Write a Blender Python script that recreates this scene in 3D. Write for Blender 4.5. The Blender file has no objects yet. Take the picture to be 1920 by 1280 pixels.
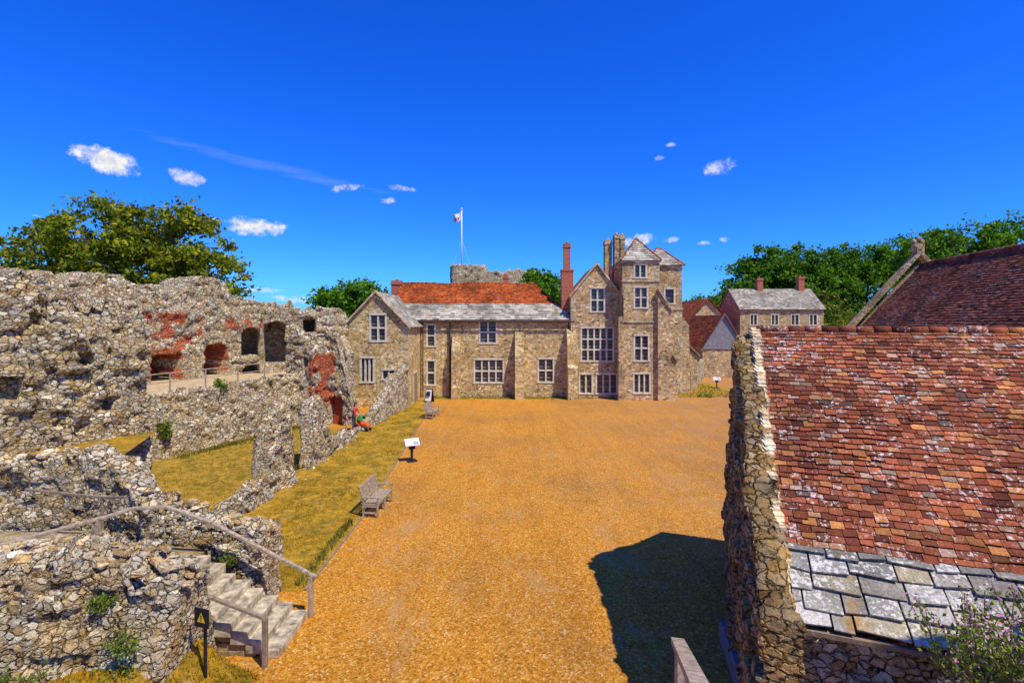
import bpy, bmesh, math, random
import numpy as np
from mathutils import Vector, noise, Matrix
random.seed(7)
R=random.Random(11)
scene=bpy.context.scene
COL=scene.collection
Z=Vector((0,0,1))

# ------------------------------------------------------------------ helpers
def obj(name,me,mats=(),parent=None,smooth=False):
    o=bpy.data.objects.new(name,me)
    COL.objects.link(o)
    for m in mats: me.materials.append(m)
    if parent: o.parent=parent
    if smooth:
        me.polygons.foreach_set('use_smooth',[True]*len(me.polygons))
    return o
def from_bm(name,bm,mats=(),parent=None,smooth=False):
    me=bpy.data.meshes.new(name); bm.to_mesh(me); bm.free()
    return obj(name,me,mats,parent,smooth)
def empty(name):
    e=bpy.data.objects.new(name,None); COL.objects.link(e); e.empty_display_size=.3
    return e
def para(bm,O,a,b,c,mi=0):
    O=Vector(O);a=Vector(a);b=Vector(b);c=Vector(c)
    if a.cross(b).dot(c)<0: a,b=b,a
    P=[O,O+a,O+a+b,O+b,O+c,O+a+c,O+a+b+c,O+b+c]
    v=[bm.verts.new(p) for p in P]
    for f in ((0,3,2,1),(4,5,6,7),(0,1,5,4),(1,2,6,5),(2,3,7,6),(3,0,4,7)):
        fc=bm.faces.new([v[i] for i in f]); fc.material_index=mi
def box(bm,x0,x1,y0,y1,z0,z1,mi=0):
    para(bm,(x0,y0,z0),(x1-x0,0,0),(0,y1-y0,0),(0,0,z1-z0),mi)
def beam(bm,p0,p1,w,h,mi=0):
    p0=Vector(p0);p1=Vector(p1);d=p1-p0
    s=d.cross(Z)
    if s.length<1e-4: s=Vector((1,0,0))
    s.normalize(); t=s.cross(d).normalized()
    para(bm,p0-s*w/2-t*h/2,d,s*w,t*h,mi)
def tube(bm,p0,p1,r0,r1,seg=7,mi=0,cap=False):
    p0=Vector(p0);p1=Vector(p1);d=(p1-p0)
    if d.length<1e-5:return
    q=d.to_track_quat('Z','Y')
    A=[];B=[]
    for i in range(seg):
        a=2*math.pi*i/seg; o=Vector((math.cos(a),math.sin(a),0))
        A.append(bm.verts.new(p0+q@(o*r0)));B.append(bm.verts.new(p1+q@(o*r1)))
    for i in range(seg):
        f=bm.faces.new([A[i],A[(i+1)%seg],B[(i+1)%seg],B[i]]); f.material_index=mi; f.smooth=True
    if cap:
        f=bm.faces.new(B); f.material_index=mi
        f=bm.faces.new(A[::-1]); f.material_index=mi
def prism(bm,pts,d,mi=0):
    """extrude closed polygon pts by vector d"""
    d=Vector(d);n=len(pts)
    A=[bm.verts.new(Vector(p)) for p in pts];B=[bm.verts.new(Vector(p)+d) for p in pts]
    fs=[bm.faces.new(A),bm.faces.new(B[::-1])]
    for i in range(n): fs.append(bm.faces.new([A[i],B[i],B[(i+1)%n],A[(i+1)%n]]))
    for f in fs:f.material_index=mi
    bmesh.ops.recalc_face_normals(bm,faces=fs)

# ------------------------------------------------------------------ materials
def newmat(name):
    m=bpy.data.materials.new(name); m.use_nodes=True
    nt=m.node_tree; b=nt.nodes['Principled BSDF']; b.inputs['Roughness'].default_value=.9
    b.inputs['Specular IOR Level'].default_value=.2
    return m,nt,b
def N(nt,t,**k):
    n=nt.nodes.new(t)
    for a,v in k.items(): setattr(n,a,v)
    return n
def ramp(nt,fac,stops,interp='LINEAR'):
    r=nt.nodes.new('ShaderNodeValToRGB'); r.color_ramp.interpolation=interp
    e=r.color_ramp.elements
    while len(e)>1:e.remove(e[-1])
    e[0].position=stops[0][0];e[0].color=(*stops[0][1],1)
    for p,c in stops[1:]:
        x=e.new(p);x.color=(*c,1)
    if fac is not None: nt.links.new(fac,r.inputs['Fac'])
    return r
def mixc(nt,a,b,f,mode='MIX'):
    m=nt.nodes.new('ShaderNodeMix');m.data_type='RGBA';m.blend_type=mode
    for s,v in ((6,a),(7,b),(0,f)):
        if isinstance(v,(int,float)): m.inputs[s].default_value=v
        elif isinstance(v,tuple): m.inputs[s].default_value=(*v,1)
        else: nt.links.new(v,m.inputs[s])
    return m.outputs[2]
def math_(nt,op,a,b=0.,c=None):
    m=nt.nodes.new('ShaderNodeMath');m.operation=op
    for i,v in enumerate((a,b,c)):
        if v is None: continue
        if isinstance(v,(int,float)): m.inputs[i].default_value=v
        else: nt.links.new(v,m.inputs[i])
    return m.outputs[0]
def noi(nt,vec,scale,detail=3,rough=.6):
    n=nt.nodes.new('ShaderNodeTexNoise');n.inputs['Scale'].default_value=scale
    n.inputs['Detail'].default_value=detail;n.inputs['Roughness'].default_value=rough
    nt.links.new(vec,n.inputs['Vector']);return n.outputs['Fac']
def coords(nt,which='Object'):
    return nt.nodes.new('ShaderNodeTexCoord').outputs[which]
G=lambda v:(v,v,v)

def stone(name,scale=4.,stops=None,mortar=(.48,.40,.26),crev=(.045,.03,.015),disp=0.,mort_w=.085,
          stain=.4,lichen=.35,bump=.7,zs=1.7,warm=(.62,.38,.10),plaster=.4,tint=(1.,.90,.70)):
    m,nt,b=newmat(name)
    co=coords(nt)
    mp=N(nt,'ShaderNodeMapping');mp.inputs['Scale'].default_value=(1,1,zs);nt.links.new(co,mp.inputs[0])
    dn=N(nt,'ShaderNodeTexNoise');dn.inputs['Scale'].default_value=5;dn.inputs['Detail'].default_value=3;nt.links.new(mp.outputs[0],dn.inputs['Vector'])
    vm=N(nt,'ShaderNodeVectorMath',operation='MULTIPLY_ADD');nt.links.new(dn.outputs['Color'],vm.inputs[0])
    vm.inputs[1].default_value=(.2,.2,.2);nt.links.new(mp.outputs[0],vm.inputs[2])
    vec=vm.outputs[0]
    v1=N(nt,'ShaderNodeTexVoronoi',feature='F1');v1.inputs['Scale'].default_value=scale;nt.links.new(vec,v1.inputs['Vector'])
    v2=N(nt,'ShaderNodeTexVoronoi',feature='DISTANCE_TO_EDGE');v2.inputs['Scale'].default_value=scale;nt.links.new(vec,v2.inputs['Vector'])
    sep=N(nt,'ShaderNodeSeparateColor');nt.links.new(v1.outputs['Color'],sep.inputs[0])
    col=ramp(nt,sep.outputs[0],stops).outputs[0]
    nf=noi(nt,co,20,5,.75)
    fr=ramp(nt,nf,[(.3,G(.32)),(.45,G(.95)),(.72,G(1.4))]).outputs[0]
    col=mixc(nt,col,fr,1.,'MULTIPLY')
    pb=ramp(nt,sep.outputs[1],[(0,G(.65)),(1,G(1.3))]).outputs[0]
    col=mixc(nt,col,pb,1.,'MULTIPLY')
    e=v2.outputs['Distance']
    ed=N(nt,'ShaderNodeMapRange');ed.interpolation_type='SMOOTHSTEP';nt.links.new(e,ed.inputs[0]);ed.inputs[1].default_value=mort_w*.12;ed.inputs[2].default_value=mort_w
    nm=noi(nt,co,3.1,4,.65)
    mcol=mixc(nt,mortar,crev,ramp(nt,nm,[(.46,G(0)),(.55,G(1))]).outputs[0])
    col=mixc(nt,mcol,col,ed.outputs[0])
    npz=noi(nt,co,1.05,6,.72)
    pf=ramp(nt,npz,[(.50,G(0)),(.60,G(1))]).outputs[0]
    pcol=mixc(nt,tuple(c*1.1 for c in mortar),fr,1.,'MULTIPLY')
    pk=math_(nt,'MULTIPLY',pf,plaster)
    col=mixc(nt,col,pcol,pk)
    n1=noi(nt,co,.5,5,.65)
    st=ramp(nt,n1,[(.35,G(1.12)),(.52,G(.96)),(.68,G(1-stain))]).outputs[0]
    col=mixc(nt,col,st,1.,'MULTIPLY')
    n2=noi(nt,co,1.7,6,.75)
    lf=ramp(nt,n2,[(.47,G(0)),(.60,G(1))]).outputs[0]
    col=mixc(nt,col,mixc(nt,warm,fr,1.,'MULTIPLY'),math_(nt,'MULTIPLY',lf,.45))
    n3=noi(nt,co,6.5,6,.78)
    wf=ramp(nt,n3,[(.53,G(0)),(.60,G(1))]).outputs[0]
    col=mixc(nt,col,(.84,.81,.74),math_(nt,'MULTIPLY',wf,lichen))
    dk=ramp(nt,noi(nt,co,8,6,.82),[(.36,G(.15)),(.44,G(1))]).outputs[0]
    col=mixc(nt,col,dk,1.,'MULTIPLY')
    col=mixc(nt,col,tint,1.,'MULTIPLY')
    nt.links.new(col,b.inputs['Base Color'])
    hh=N(nt,'ShaderNodeMapRange');hh.interpolation_type='SMOOTHSTEP';nt.links.new(e,hh.inputs[0]);hh.inputs[1].default_value=0;hh.inputs[2].default_value=.10
    h=math_(nt,'ADD',math_(nt,'MULTIPLY',hh.outputs[0],math_(nt,'SUBTRACT',1.,math_(nt,'MULTIPLY',pk,.8))),math_(nt,'MULTIPLY',sep.outputs[2],.6))
    h=math_(nt,'ADD',h,math_(nt,'MULTIPLY',nf,.9))
    bp=N(nt,'ShaderNodeBump');bp.inputs['Strength'].default_value=bump;bp.inputs['Distance'].default_value=.045
    nt.links.new(h,bp.inputs['Height']);nt.links.new(bp.outputs[0],b.inputs['Normal'])
    if disp>0:
        d=N(nt,'ShaderNodeDisplacement');d.inputs['Midlevel'].default_value=1.;d.inputs['Scale'].default_value=disp
        nb=noi(nt,co,1.7,5,.65)
        h2=math_(nt,'ADD',h,math_(nt,'MULTIPLY',nb,1.4))
        h2=math_(nt,'SUBTRACT',h2,.7)
        nt.links.new(h2,d.inputs['Height']);nt.links.new(d.outputs[0],nt.nodes['Material Output'].inputs['Displacement'])
        m.displacement_method='BOTH'
    return m

ruin_stops=[(0,(.18,.14,.09)),(.10,(.46,.37,.24)),(.35,(.74,.65,.48)),(.5,(.54,.52,.47)),(.68,(.86,.80,.68)),(.85,(.68,.53,.30)),(1,(.42,.26,.11))]
M_ruin=stone('ruin_rubble_stone',4.8,ruin_stops,disp=.036,lichen=.5,stain=.35,tint=(1.0,.94,.78))
M_ruin_fine=stone('ruin_rubble_near',5.8,ruin_stops,disp=.036,lichen=.55,stain=.28,plaster=.35,tint=(1.0,.95,.82))
gold=[(0,(.24,.16,.08)),(.2,(.58,.44,.22)),(.45,(.80,.65,.37)),(.6,(.60,.54,.41)),(.8,(.88,.77,.52)),(1,(.54,.34,.13))]
M_house=stone('house_rubble_stone',3.9,gold,mortar=(.70,.57,.34),stain=.35,lichen=.3,bump=.7,mort_w=.08,plaster=.25,tint=(1.,.91,.68))
M_tower=stone('tower_rubble_stone',3.7,[(a,(c[0]*.92,c[1]*.92,c[2]*1.0)) for a,c in gold],mortar=(.62,.51,.32),stain=.5,lichen=.35,bump=.7,mort_w=.08,plaster=.25,tint=(1.,.89,.68))
M_gable_shade=stone('gable_shaded_stone',5.,[(a,(c[0]*.58,c[1]*.50,c[2]*.38)) for a,c in ruin_stops],mortar=(.28,.21,.13),disp=.03,stain=.5,lichen=.22)  # ruin stone darkened: shade of the gable's unlit side put into the colour
M_ashlar=stone('dressed_stone',1.8,[(0,(.52,.44,.29)),(.5,(.62,.54,.38)),(1,(.70,.63,.50))],mortar=(.3,.25,.18),mort_w=.03,stain=.5,lichen=.25,bump=.25,warm=(.55,.38,.13),tint=(1.,.92,.76))
def _frame():
    m,nt,b=newmat('window_frame_stone');co=coords(nt)
    col=ramp(nt,noi(nt,co,3,5,.7),[(.3,(.46,.39,.26)),(.6,(.76,.69,.52))]).outputs[0];nt.links.new(col,b.inputs['Base Color']);return m
M_frame=_frame()

def brick(name,c1,c2,mort):
    m,nt,b=newmat(name)
    co=coords(nt)
    v=N(nt,'ShaderNodeTexVoronoi',feature='F1');
    mp=N(nt,'ShaderNodeMapping');mp.inputs['Scale'].default_value=(5,5,13);nt.links.new(co,mp.inputs[0])
    v.inputs['Scale'].default_value=1.;v.inputs['Randomness'].default_value=.55;nt.links.new(mp.outputs[0],v.inputs['Vector'])
    s=N(nt,'ShaderNodeSeparateColor');nt.links.new(v.outputs['Color'],s.inputs[0])
    col=ramp(nt,s.outputs[0],[(0,c1),(1,c2)]).outputs[0]
    sx_=N(nt,'ShaderNodeSeparateXYZ');nt.links.new(co,sx_.inputs[0])
    row=math_(nt,'FRACT',math_(nt,'MULTIPLY',sx_.outputs[2],13.))
    col=mixc(nt,col,mort,ramp(nt,row,[(0,G(1)),(.16,G(1)),(.24,G(0))]).outputs[0])
    n=noi(nt,co,3,4,.7)
    col=mixc(nt,col,(.30,.22,.15),ramp(nt,n,[(.52,G(0)),(.68,G(.8))]).outputs[0])
    nt.links.new(col,b.inputs['Base Color'])
    bp=N(nt,'ShaderNodeBump');bp.inputs['Distance'].default_value=.03;bp.inputs['Strength'].default_value=.7
    nt.links.new(math_(nt,'ADD',s.outputs[1],n),bp.inputs['Height']);nt.links.new(bp.outputs[0],b.inputs['Normal'])
    return m
M_brick=brick('red_brick',(.42,.06,.02),(.56,.16,.06),(.4,.3,.22))
M_brick_old=stone('old_red_brick',7.5,[(0,(.55,.06,.02)),(.4,(.80,.15,.04)),(.7,(.70,.20,.08)),(.90,(.75,.50,.30)),(1,(.60,.08,.03))],mortar=(.62,.38,.22),disp=.036,zs=2.4,plaster=.08,lichen=.12,warm=(.75,.16,.04),tint=(1,.92,.85))

def tile_island(name,stops,lichen=(.72,.68,.60),lth=.6,lsc=9,bump=.5,dirt=.5,orange=0.,lslow=.35,lmax=.9,moss=0.):
    m,nt,b=newmat(name)
    co=coords(nt)
    g=N(nt,'ShaderNodeNewGeometry')
    rd=g.outputs['Random Per Island']
    col=ramp(nt,rd,stops).outputs[0]
    r2=math_(nt,'FRACT',math_(nt,'MULTIPLY',rd,37.7))
    col=mixc(nt,col,ramp(nt,r2,[(0,G(.55)),(1,G(1.35))]).outputs[0],1.,'MULTIPLY')
    n0=noi(nt,co,30,4,.7)
    col=mixc(nt,col,ramp(nt,n0,[(.3,G(.5)),(.7,G(1.4))]).outputs[0],1.,'MULTIPLY')
    nL=noi(nt,co,.7,5,.65)
    col=mixc(nt,col,ramp(nt,nL,[(.35,G(1.2)),(.65,G(1-dirt))]).outputs[0],1.,'MULTIPLY')
    n1=noi(nt,co,lsc,5,.7)
    n1b=noi(nt,co,.9,3,.5)
    r3=math_(nt,'FRACT',math_(nt,'MULTIPLY',rd,91.3))
    t=math_(nt,'ADD',n1,math_(nt,'MULTIPLY',math_(nt,'SUBTRACT',n1b,.5),lslow))
    t=math_(nt,'ADD',t,math_(nt,'MULTIPLY',math_(nt,'SUBTRACT',r3,.5),.14))
    col=mixc(nt,col,lichen,ramp(nt,t,[(lth,G(0)),(lth+.05,G(lmax))]).outputs[0])
    if orange>0:
        n4=noi(nt,co,1.1,4,.6)
        col=mixc(nt,col,(.5,.27,.05),ramp(nt,n4,[(.55,G(0)),(.65,G(orange))]).outputs[0])
    if moss>0:
        n5=noi(nt,co,2.2,6,.75)
        col=mixc(nt,col,(.10,.06,.025),ramp(nt,n5,[(.52,G(0)),(.66,G(moss))]).outputs[0])
    nt.links.new(col,b.inputs['Base Color'])
    bp=N(nt,'ShaderNodeBump');bp.inputs['Distance'].default_value=.01;bp.inputs['Strength'].default_value=bump
    nt.links.new(math_(nt,'ADD',n0,n1),bp.inputs['Height']);nt.links.new(bp.outputs[0],b.inputs['Normal'])
    return m
M_tile=tile_island('clay_roof_tile',[(0,(.15,.04,.022)),(.25,(.31,.078,.030)),(.5,(.40,.115,.043)),(.75,(.27,.08,.043)),(.90,(.52,.21,.06)),(.95,(.42,.27,.18)),(1,(.12,.065,.05))],lth=.60,lsc=17,lichen=(.64,.56,.49),lslow=.30,dirt=.4)
M_tile_dark=tile_island('chapel_roof_tile',[(0,(.13,.033,.020)),(.4,(.25,.065,.032)),(.7,(.31,.09,.042)),(1,(.16,.08,.05))],lth=.63,dirt=.5,lsc=16,lichen=(.45,.38,.32))
M_tile_red=tile_island('hall_roof_tile',[(0,(.34,.048,.010)),(.5,(.56,.105,.015)),(1,(.46,.14,.035))],lth=.70,dirt=.45,moss=.6,lsc=4)
M_slate=tile_island('stone_roof_slate',[(0,(.34,.30,.23)),(.4,(.48,.44,.36)),(.75,(.38,.36,.31)),(1,(.52,.43,.26))],lth=.57,lsc=14,lichen=(.72,.68,.58),bump=1.,orange=.75,lslow=.2,moss=.5)
M_slate_far=tile_island('hall_roof_slate',[(0,(.38,.33,.24)),(.5,(.50,.45,.34)),(1,(.42,.38,.29))],lth=.64,dirt=.45,orange=.35,lmax=.4,moss=.5)

def simple(name,c,r=.8,var=.25,sc=8,metal=0.,spec=.2,bump=0.):
    m,nt,b=newmat(name);co=coords(nt)
    n=noi(nt,co,sc,4,.65)
    col=mixc(nt,c,ramp(nt,n,[(.3,G(1-var)),(.7,G(1+var))]).outputs[0],1.,'MULTIPLY')
    nt.links.new(col,b.inputs['Base Color']);b.inputs['Roughness'].default_value=r
    b.inputs['Metallic'].default_value=metal;b.inputs['Specular IOR Level'].default_value=spec
    if bump:
        bp=N(nt,'ShaderNodeBump');bp.inputs['Distance'].default_value=.02;bp.inputs['Strength'].default_value=bump
        nt.links.new(n,bp.inputs['Height']);nt.links.new(bp.outputs[0],b.inputs['Normal'])
    return m
M_wood=simple('weathered_wood',(.26,.19,.12),.8,.45,14,bump=.4)
M_woodl=simple('grey_wood',(.38,.29,.19),.8,.5,12,bump=.4)
M_step=simple('stone_step',(.44,.36,.23),.9,.7,5,bump=1.)
M_black=simple('black_metal',(.02,.02,.022),.5,.2)
M_white=simple('white_paint',(.78,.78,.76),.6,.06)
M_yellow=simple('yellow_paint',(.8,.55,.02),.5,.05)
M_red=simple('red_cloth',(.6,.03,.03),.8,.1)
M_pipe=simple('drainpipe_metal',(.08,.055,.04),.6,.2)
M_bark=simple('tree_bark',(.17,.13,.08),.95,.4,6,bump=.8)
M_brown=simple('door_red_brown',(.34,.06,.025),.8,.3)
M_board=simple('grey_weatherboard',(.24,.23,.23),.8,.25,4)

def glass(name='leaded_glass'):
    m,nt,b=newmat(name);co=coords(nt)
    sp=N(nt,'ShaderNodeSeparateXYZ');nt.links.new(co,sp.inputs[0])
    a=math_(nt,'ADD',sp.outputs[0],sp.outputs[1])
    d1=math_(nt,'FRACT',math_(nt,'MULTIPLY',math_(nt,'ADD',a,sp.outputs[2]),5.2))
    d2=math_(nt,'FRACT',math_(nt,'MULTIPLY',math_(nt,'SUBTRACT',a,sp.outputs[2]),5.2))
    k=math_(nt,'MAXIMUM',math_(nt,'LESS_THAN',d1,.12),math_(nt,'LESS_THAN',d2,.12))
    n=noi(nt,co,3,2)
    col=mixc(nt,ramp(nt,n,[(.35,(.010,.013,.018)),(.65,(.08,.09,.08))]).outputs[0],(.20,.19,.15),k)
    nt.links.new(col,b.inputs['Base Color']);b.inputs['Roughness'].default_value=.18;b.inputs['Specular IOR Level'].default_value=.5
    bp=N(nt,'ShaderNodeBump');bp.inputs['Distance'].default_value=.02;bp.inputs['Strength'].default_value=.3
    nt.links.new(noi(nt,co,5,2),bp.inputs['Height']);nt.links.new(bp.outputs[0],b.inputs['Normal'])
    return m
M_glass=glass()

def gravel():
    m,nt,b=newmat('orange_gravel');co=coords(nt)
    v=N(nt,'ShaderNodeTexVoronoi',feature='F1');v.inputs['Scale'].default_value=26;nt.links.new(co,v.inputs['Vector'])
    s=N(nt,'ShaderNodeSeparateColor');nt.links.new(v.outputs['Color'],s.inputs[0])
    col=ramp(nt,s.outputs[0],[(0,(.30,.11,.008)),(.3,(.50,.195,.012)),(.65,(.60,.25,.017)),(.9,(.66,.32,.045)),(1,(.72,.48,.19))]).outputs[0]
    nf=noi(nt,co,60,3,.8)
    col=mixc(nt,col,ramp(nt,nf,[(.32,G(.4)),(.5,G(1)),(.68,G(1.4))]).outputs[0],1.,'MULTIPLY')
    n1=noi(nt,co,.14,7,.65)
    col=mixc(nt,col,ramp(nt,n1,[(.35,(1.1,1.03,.9)),(.48,(1,1,1)),(.62,(.80,.82,1.2))]).outputs[0],1.,'MULTIPLY')
    mt=N(nt,'ShaderNodeMapping');mt.inputs['Scale'].default_value=(.8,.09,1);mt.inputs['Rotation'].default_value=(0,0,.12);nt.links.new(co,mt.inputs[0])
    tr=noi(nt,mt.outputs[0],1.2,4,.6)
    col=mixc(nt,col,ramp(nt,tr,[(.40,G(.90)),(.52,G(1.02)),(.62,G(.95))]).outputs[0],1.,'MULTIPLY')
    mp=N(nt,'ShaderNodeMapping');mp.inputs['Scale'].default_value=(1.,.45,1);nt.links.new(co,mp.inputs[0])
    sp=N(nt,'ShaderNodeSeparateXYZ');nt.links.new(co,sp.inputs[0])
    near=N(nt,'ShaderNodeMapRange');nt.links.new(sp.outputs[1],near.inputs[0]);near.inputs[1].default_value=30;near.inputs[2].default_value=9
    n2=noi(nt,mp.outputs[0],.5,8,.75)
    col=mixc(nt,col,(.46,.28,.12),math_(nt,'MULTIPLY',ramp(nt,n2,[(.53,G(0)),(.64,G(.75))]).outputs[0],math_(nt,'ADD',.3,math_(nt,'MULTIPLY',near.outputs[0],.6))))
    xr=N(nt,'ShaderNodeMapRange');nt.links.new(sp.outputs[0],xr.inputs[0]);xr.inputs[1].default_value=1;xr.inputs[2].default_value=13
    n3=noi(nt,co,.7,7,.72)
    f=math_(nt,'MULTIPLY',xr.outputs[0],ramp(nt,n3,[(.44,G(.15)),(.60,G(.8))]).outputs[0])
    col=mixc(nt,col,mixc(nt,(.38,.20,.085),ramp(nt,nf,[(.32,G(.5)),(.68,G(1.5))]).outputs[0],1.,'MULTIPLY'),f)
    n4=noi(nt,mp.outputs[0],1.3,6,.65)
    f4=ramp(nt,n4,[(.66,G(0)),(.71,G(.7))]).outputs[0]
    col=mixc(nt,col,(.36,.30,.24),f4)
    nt.links.new(col,b.inputs['Base Color'])
    bp=N(nt,'ShaderNodeBump');bp.inputs['Distance'].default_value=.02;bp.inputs['Strength'].default_value=.7
    nt.links.new(math_(nt,'ADD',v.outputs['Distance'],nf),bp.inputs['Height']);nt.links.new(bp.outputs[0],b.inputs['Normal'])
    return m
M_gravel=gravel()
def grass(name,dry,green,bal=.5,bare=(.46,.27,.05)):
    m,nt,b=newmat(name);co=coords(nt)
    n=noi(nt,co,1.1,7,.75);n2=noi(nt,co,24,5,.8);n3=noi(nt,co,4,6,.75)
    col=mixc(nt,dry,green,ramp(nt,n,[(bal-.08,G(0)),(bal+.08,G(1))]).outputs[0])
    col=mixc(nt,col,bare,ramp(nt,noi(nt,co,2.3,5,.7),[(.52,G(0)),(.62,G(.85))]).outputs[0])
    col=mixc(nt,col,ramp(nt,n2,[(.3,G(.3)),(.5,G(1)),(.7,G(1.5))]).outputs[0],1.,'MULTIPLY')
    col=mixc(nt,col,ramp(nt,n3,[(.35,G(.55)),(.62,G(1.2))]).outputs[0],1.,'MULTIPLY')
    nt.links.new(col,b.inputs['Base Color'])
    bp=N(nt,'ShaderNodeBump');bp.inputs['Distance'].default_value=.05;bp.inputs['Strength'].default_value=.8
    nt.links.new(n2,bp.inputs['Height']);nt.links.new(bp.outputs[0],b.inputs['Normal'])
    return m
M_grass=grass('dry_lawn',(.50,.28,.016),(.25,.17,.010),.53)
M_grass_in=grass('enclosure_lawn',(.48,.28,.03),(.24,.18,.012),.52)
M_terr=grass('outer_terrain',(.10,.12,.03),(.05,.09,.02),.5)
M_land=grass('rubble_path',(.50,.40,.25),(.30,.23,.12),.45)

def leafmat(name,a,b_,c,tl=.3):
    m,nt,b=newmat(name)
    g=N(nt,'ShaderNodeNewGeometry')
    co=coords(nt)
    col=ramp(nt,g.outputs['Random Per Island'],[(0,a),(.55,b_),(1,c)]).outputs[0]
    n=noi(nt,co,.5,3,.6)
    col=mixc(nt,col,ramp(nt,n,[(.35,G(.55)),(.65,G(1.45))]).outputs[0],1.,'MULTIPLY')
    nt.links.new(col,b.inputs['Base Color']);b.inputs['Roughness'].default_value=.6
    tr=N(nt,'ShaderNodeBsdfTranslucent');nt.links.new(col,tr.inputs[0])
    ms=N(nt,'ShaderNodeMixShader');ms.inputs[0].default_value=tl
    nt.links.new(b.outputs[0],ms.inputs[1]);nt.links.new(tr.outputs[0],ms.inputs[2])
    nt.links.new(ms.outputs[0],nt.nodes['Material Output'].inputs['Surface'])
    return m
M_leaf=leafmat('sycamore_leaves',(.06,.09,.005),(.24,.30,.010),(.52,.44,.02),.42)
M_leafd=leafmat('beech_leaves',(.03,.10,.005),(.11,.26,.010),(.26,.42,.02),.42)
M_leafy=leafmat('yellow_green_leaves',(.06,.10,.01),(.16,.24,.02),(.28,.30,.03))
M_flower=leafmat('pink_flowers',(.45,.15,.25),(.6,.28,.4),(.7,.5,.45))

# ------------------------------------------------------------------ ruin wall builder
def ruin_wall(name,pts,zb,th,res,mats,jag=.22,holes=(),brickf=None,axis=0,lump=.12,parent=None,seed=0,batter=.0,step=.4,blk=.06):
    """pts (x,y,ztop). front face is on the right-hand side when walking along pts."""
    P=[Vector((p[0],p[1])) for p in pts];T=[p[2] for p in pts]
    L=[0]
    for i in range(1,len(P)): L.append(L[-1]+(P[i]-P[i-1]).length)
    tot=L[-1];n=max(4,int(tot/res))
    S=[]
    for i in range(n+1):
        s=tot*i/n
        k=0
        while k<len(L)-2 and s>L[k+1]:k+=1
        f=(s-L[k])/(L[k+1]-L[k])
        p=P[k].lerp(P[k+1],f);z=T[k]*(1-f)+T[k+1]*f
        S.append((s,p,z))
    W_=max(1,int(.35/ (tot/n)))
    nor=[]
    for i in range(n+1):
        a=S[max(0,i-W_)][1];b=S[min(n,i+W_)][1];t=(b-a).normalized()
        nor.append(Vector((t.y,-t.x)))
    hmax=max(T)+jag-zb
    K=max(3,int(hmax/res));Mc=max(3,int(th/res))
    verts=[];ring=2*(K+1)+Mc-1
    faces=[];mi=[]
    def cellv(a,b,c): return noise.cell(Vector((a,b,c)))-.5
    ox=seed*13.7
    for i,(s,p,z) in enumerate(S):
        nn=nor[i]
        sj=s+.15*noise.noise(Vector((s*3,ox,0)))
        zt=z+jag*(.9*cellv(math.floor(sj/step)+.5,seed*3.1,.5)+.6*cellv(math.floor(sj/(step*.37))+.5,seed*5.1,9.5)+.7*noise.noise(Vector((s*1.1+ox,1.3,0)))+.3*noise.noise(Vector((s*4.5+ox,7.3,0))))
        zt=max(zt,zb+.15)
        def add(off,zz,outn,inh=False):
            q=p+nn*off
            l=noise.noise(Vector((q.x*.9+ox,q.y*.9,zz*.9)))*lump+noise.noise(Vector((q.x*2.7+ox,q.y*2.7,zz*2.7)))*lump*.4
            if outn and blk:
                wz=zz+.12*noise.noise(Vector((s*1.7,zz*2,ox)));row=math.floor(wz/.27)
                ss=s+.2*noise.noise(Vector((s*2,zz*3,ox+5)))+row*.17
                c1=cellv(math.floor(ss/.42)+.5,row+.5,seed+outn*7.3)
                l+=blk*c1*1.4
                c2=cellv(math.floor(ss/.9)+.5,math.floor(wz/.55)+.5,seed+50.3+outn)
                m_=noise.noise(Vector((s*.5+ox,zz*.6,3)))
                if c2>.18 and m_>.0: l-=blk*2.
            q=q+nn*(outn*l)
            verts.append((q.x,q.y,zz))
        for k in range(K+1):
            v=k/K;zz=zb+(zt-zb)*v;off=th/2+batter*(1-v)
            for (a0,a1,z0,z1,arch,dep) in holes:
                c=p[axis]
                if a0<=c<=a1 and z0<=zz:
                    top=z1
                    if arch:
                        u=(c-(a0+a1)/2)/((a1-a0)/2);top=z1-(a1-a0)*.5*(1-math.sqrt(max(0,1-u*u)))
                    if zz<=top: off-=dep
            add(off,zz,1)
        for k in range(1,Mc):
            f=k/Mc
            add(th/2-th*f,zt+.06*math.sin(math.pi*f)+.07*noise.noise(Vector((s*3+ox,f*th*3,4.))),0)
        for k in range(K,-1,-1):
            v=k/K;add(-th/2-batter*(1-v),zb+(zt-zb)*v,-1)
    for i in range(n):
        for k in range(ring-1):
            a=i*ring+k;faces.append((a,a+ring,a+ring+1,a+1))
            z_=verts[a][2];x_,y_=verts[a][0],verts[a][1]
            mi.append(1 if (brickf and k<=K+2 and brickf(x_,y_,z_)) else 0)
    for e,i in ((0,0),(1,n)):
        base=i*ring
        grid=[[None]*(Mc+1) for _ in range(K+1)]
        for k in range(K+1):
            grid[k][0]=base+k;grid[k][Mc]=base+ring-1-k
        for c in range(1,Mc): grid[K][c]=base+K+c
        for k in range(K):
            A=Vector(verts[grid[k][0]]);B=Vector(verts[grid[k][Mc]])
            for c in range(1,Mc):
                q=A.lerp(B,c/Mc);verts.append(tuple(q));grid[k][c]=len(verts)-1
        for k in range(K):
            for c in range(Mc):
                f=(grid[k][c],grid[k+1][c],grid[k+1][c+1],grid[k][c+1])
                faces.append(f if e==0 else f[::-1]);mi.append(0)
    me=bpy.data.meshes.new(name);me.from_pydata(verts,[],faces)
    me.polygons.foreach_set('material_index',mi)
    o=obj(name,me,mats,parent,smooth=True)
    bm=bmesh.new();bm.from_mesh(me);bmesh.ops.recalc_face_normals(bm,faces=bm.faces);bm.to_mesh(me);bm.free()
    return o

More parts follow.
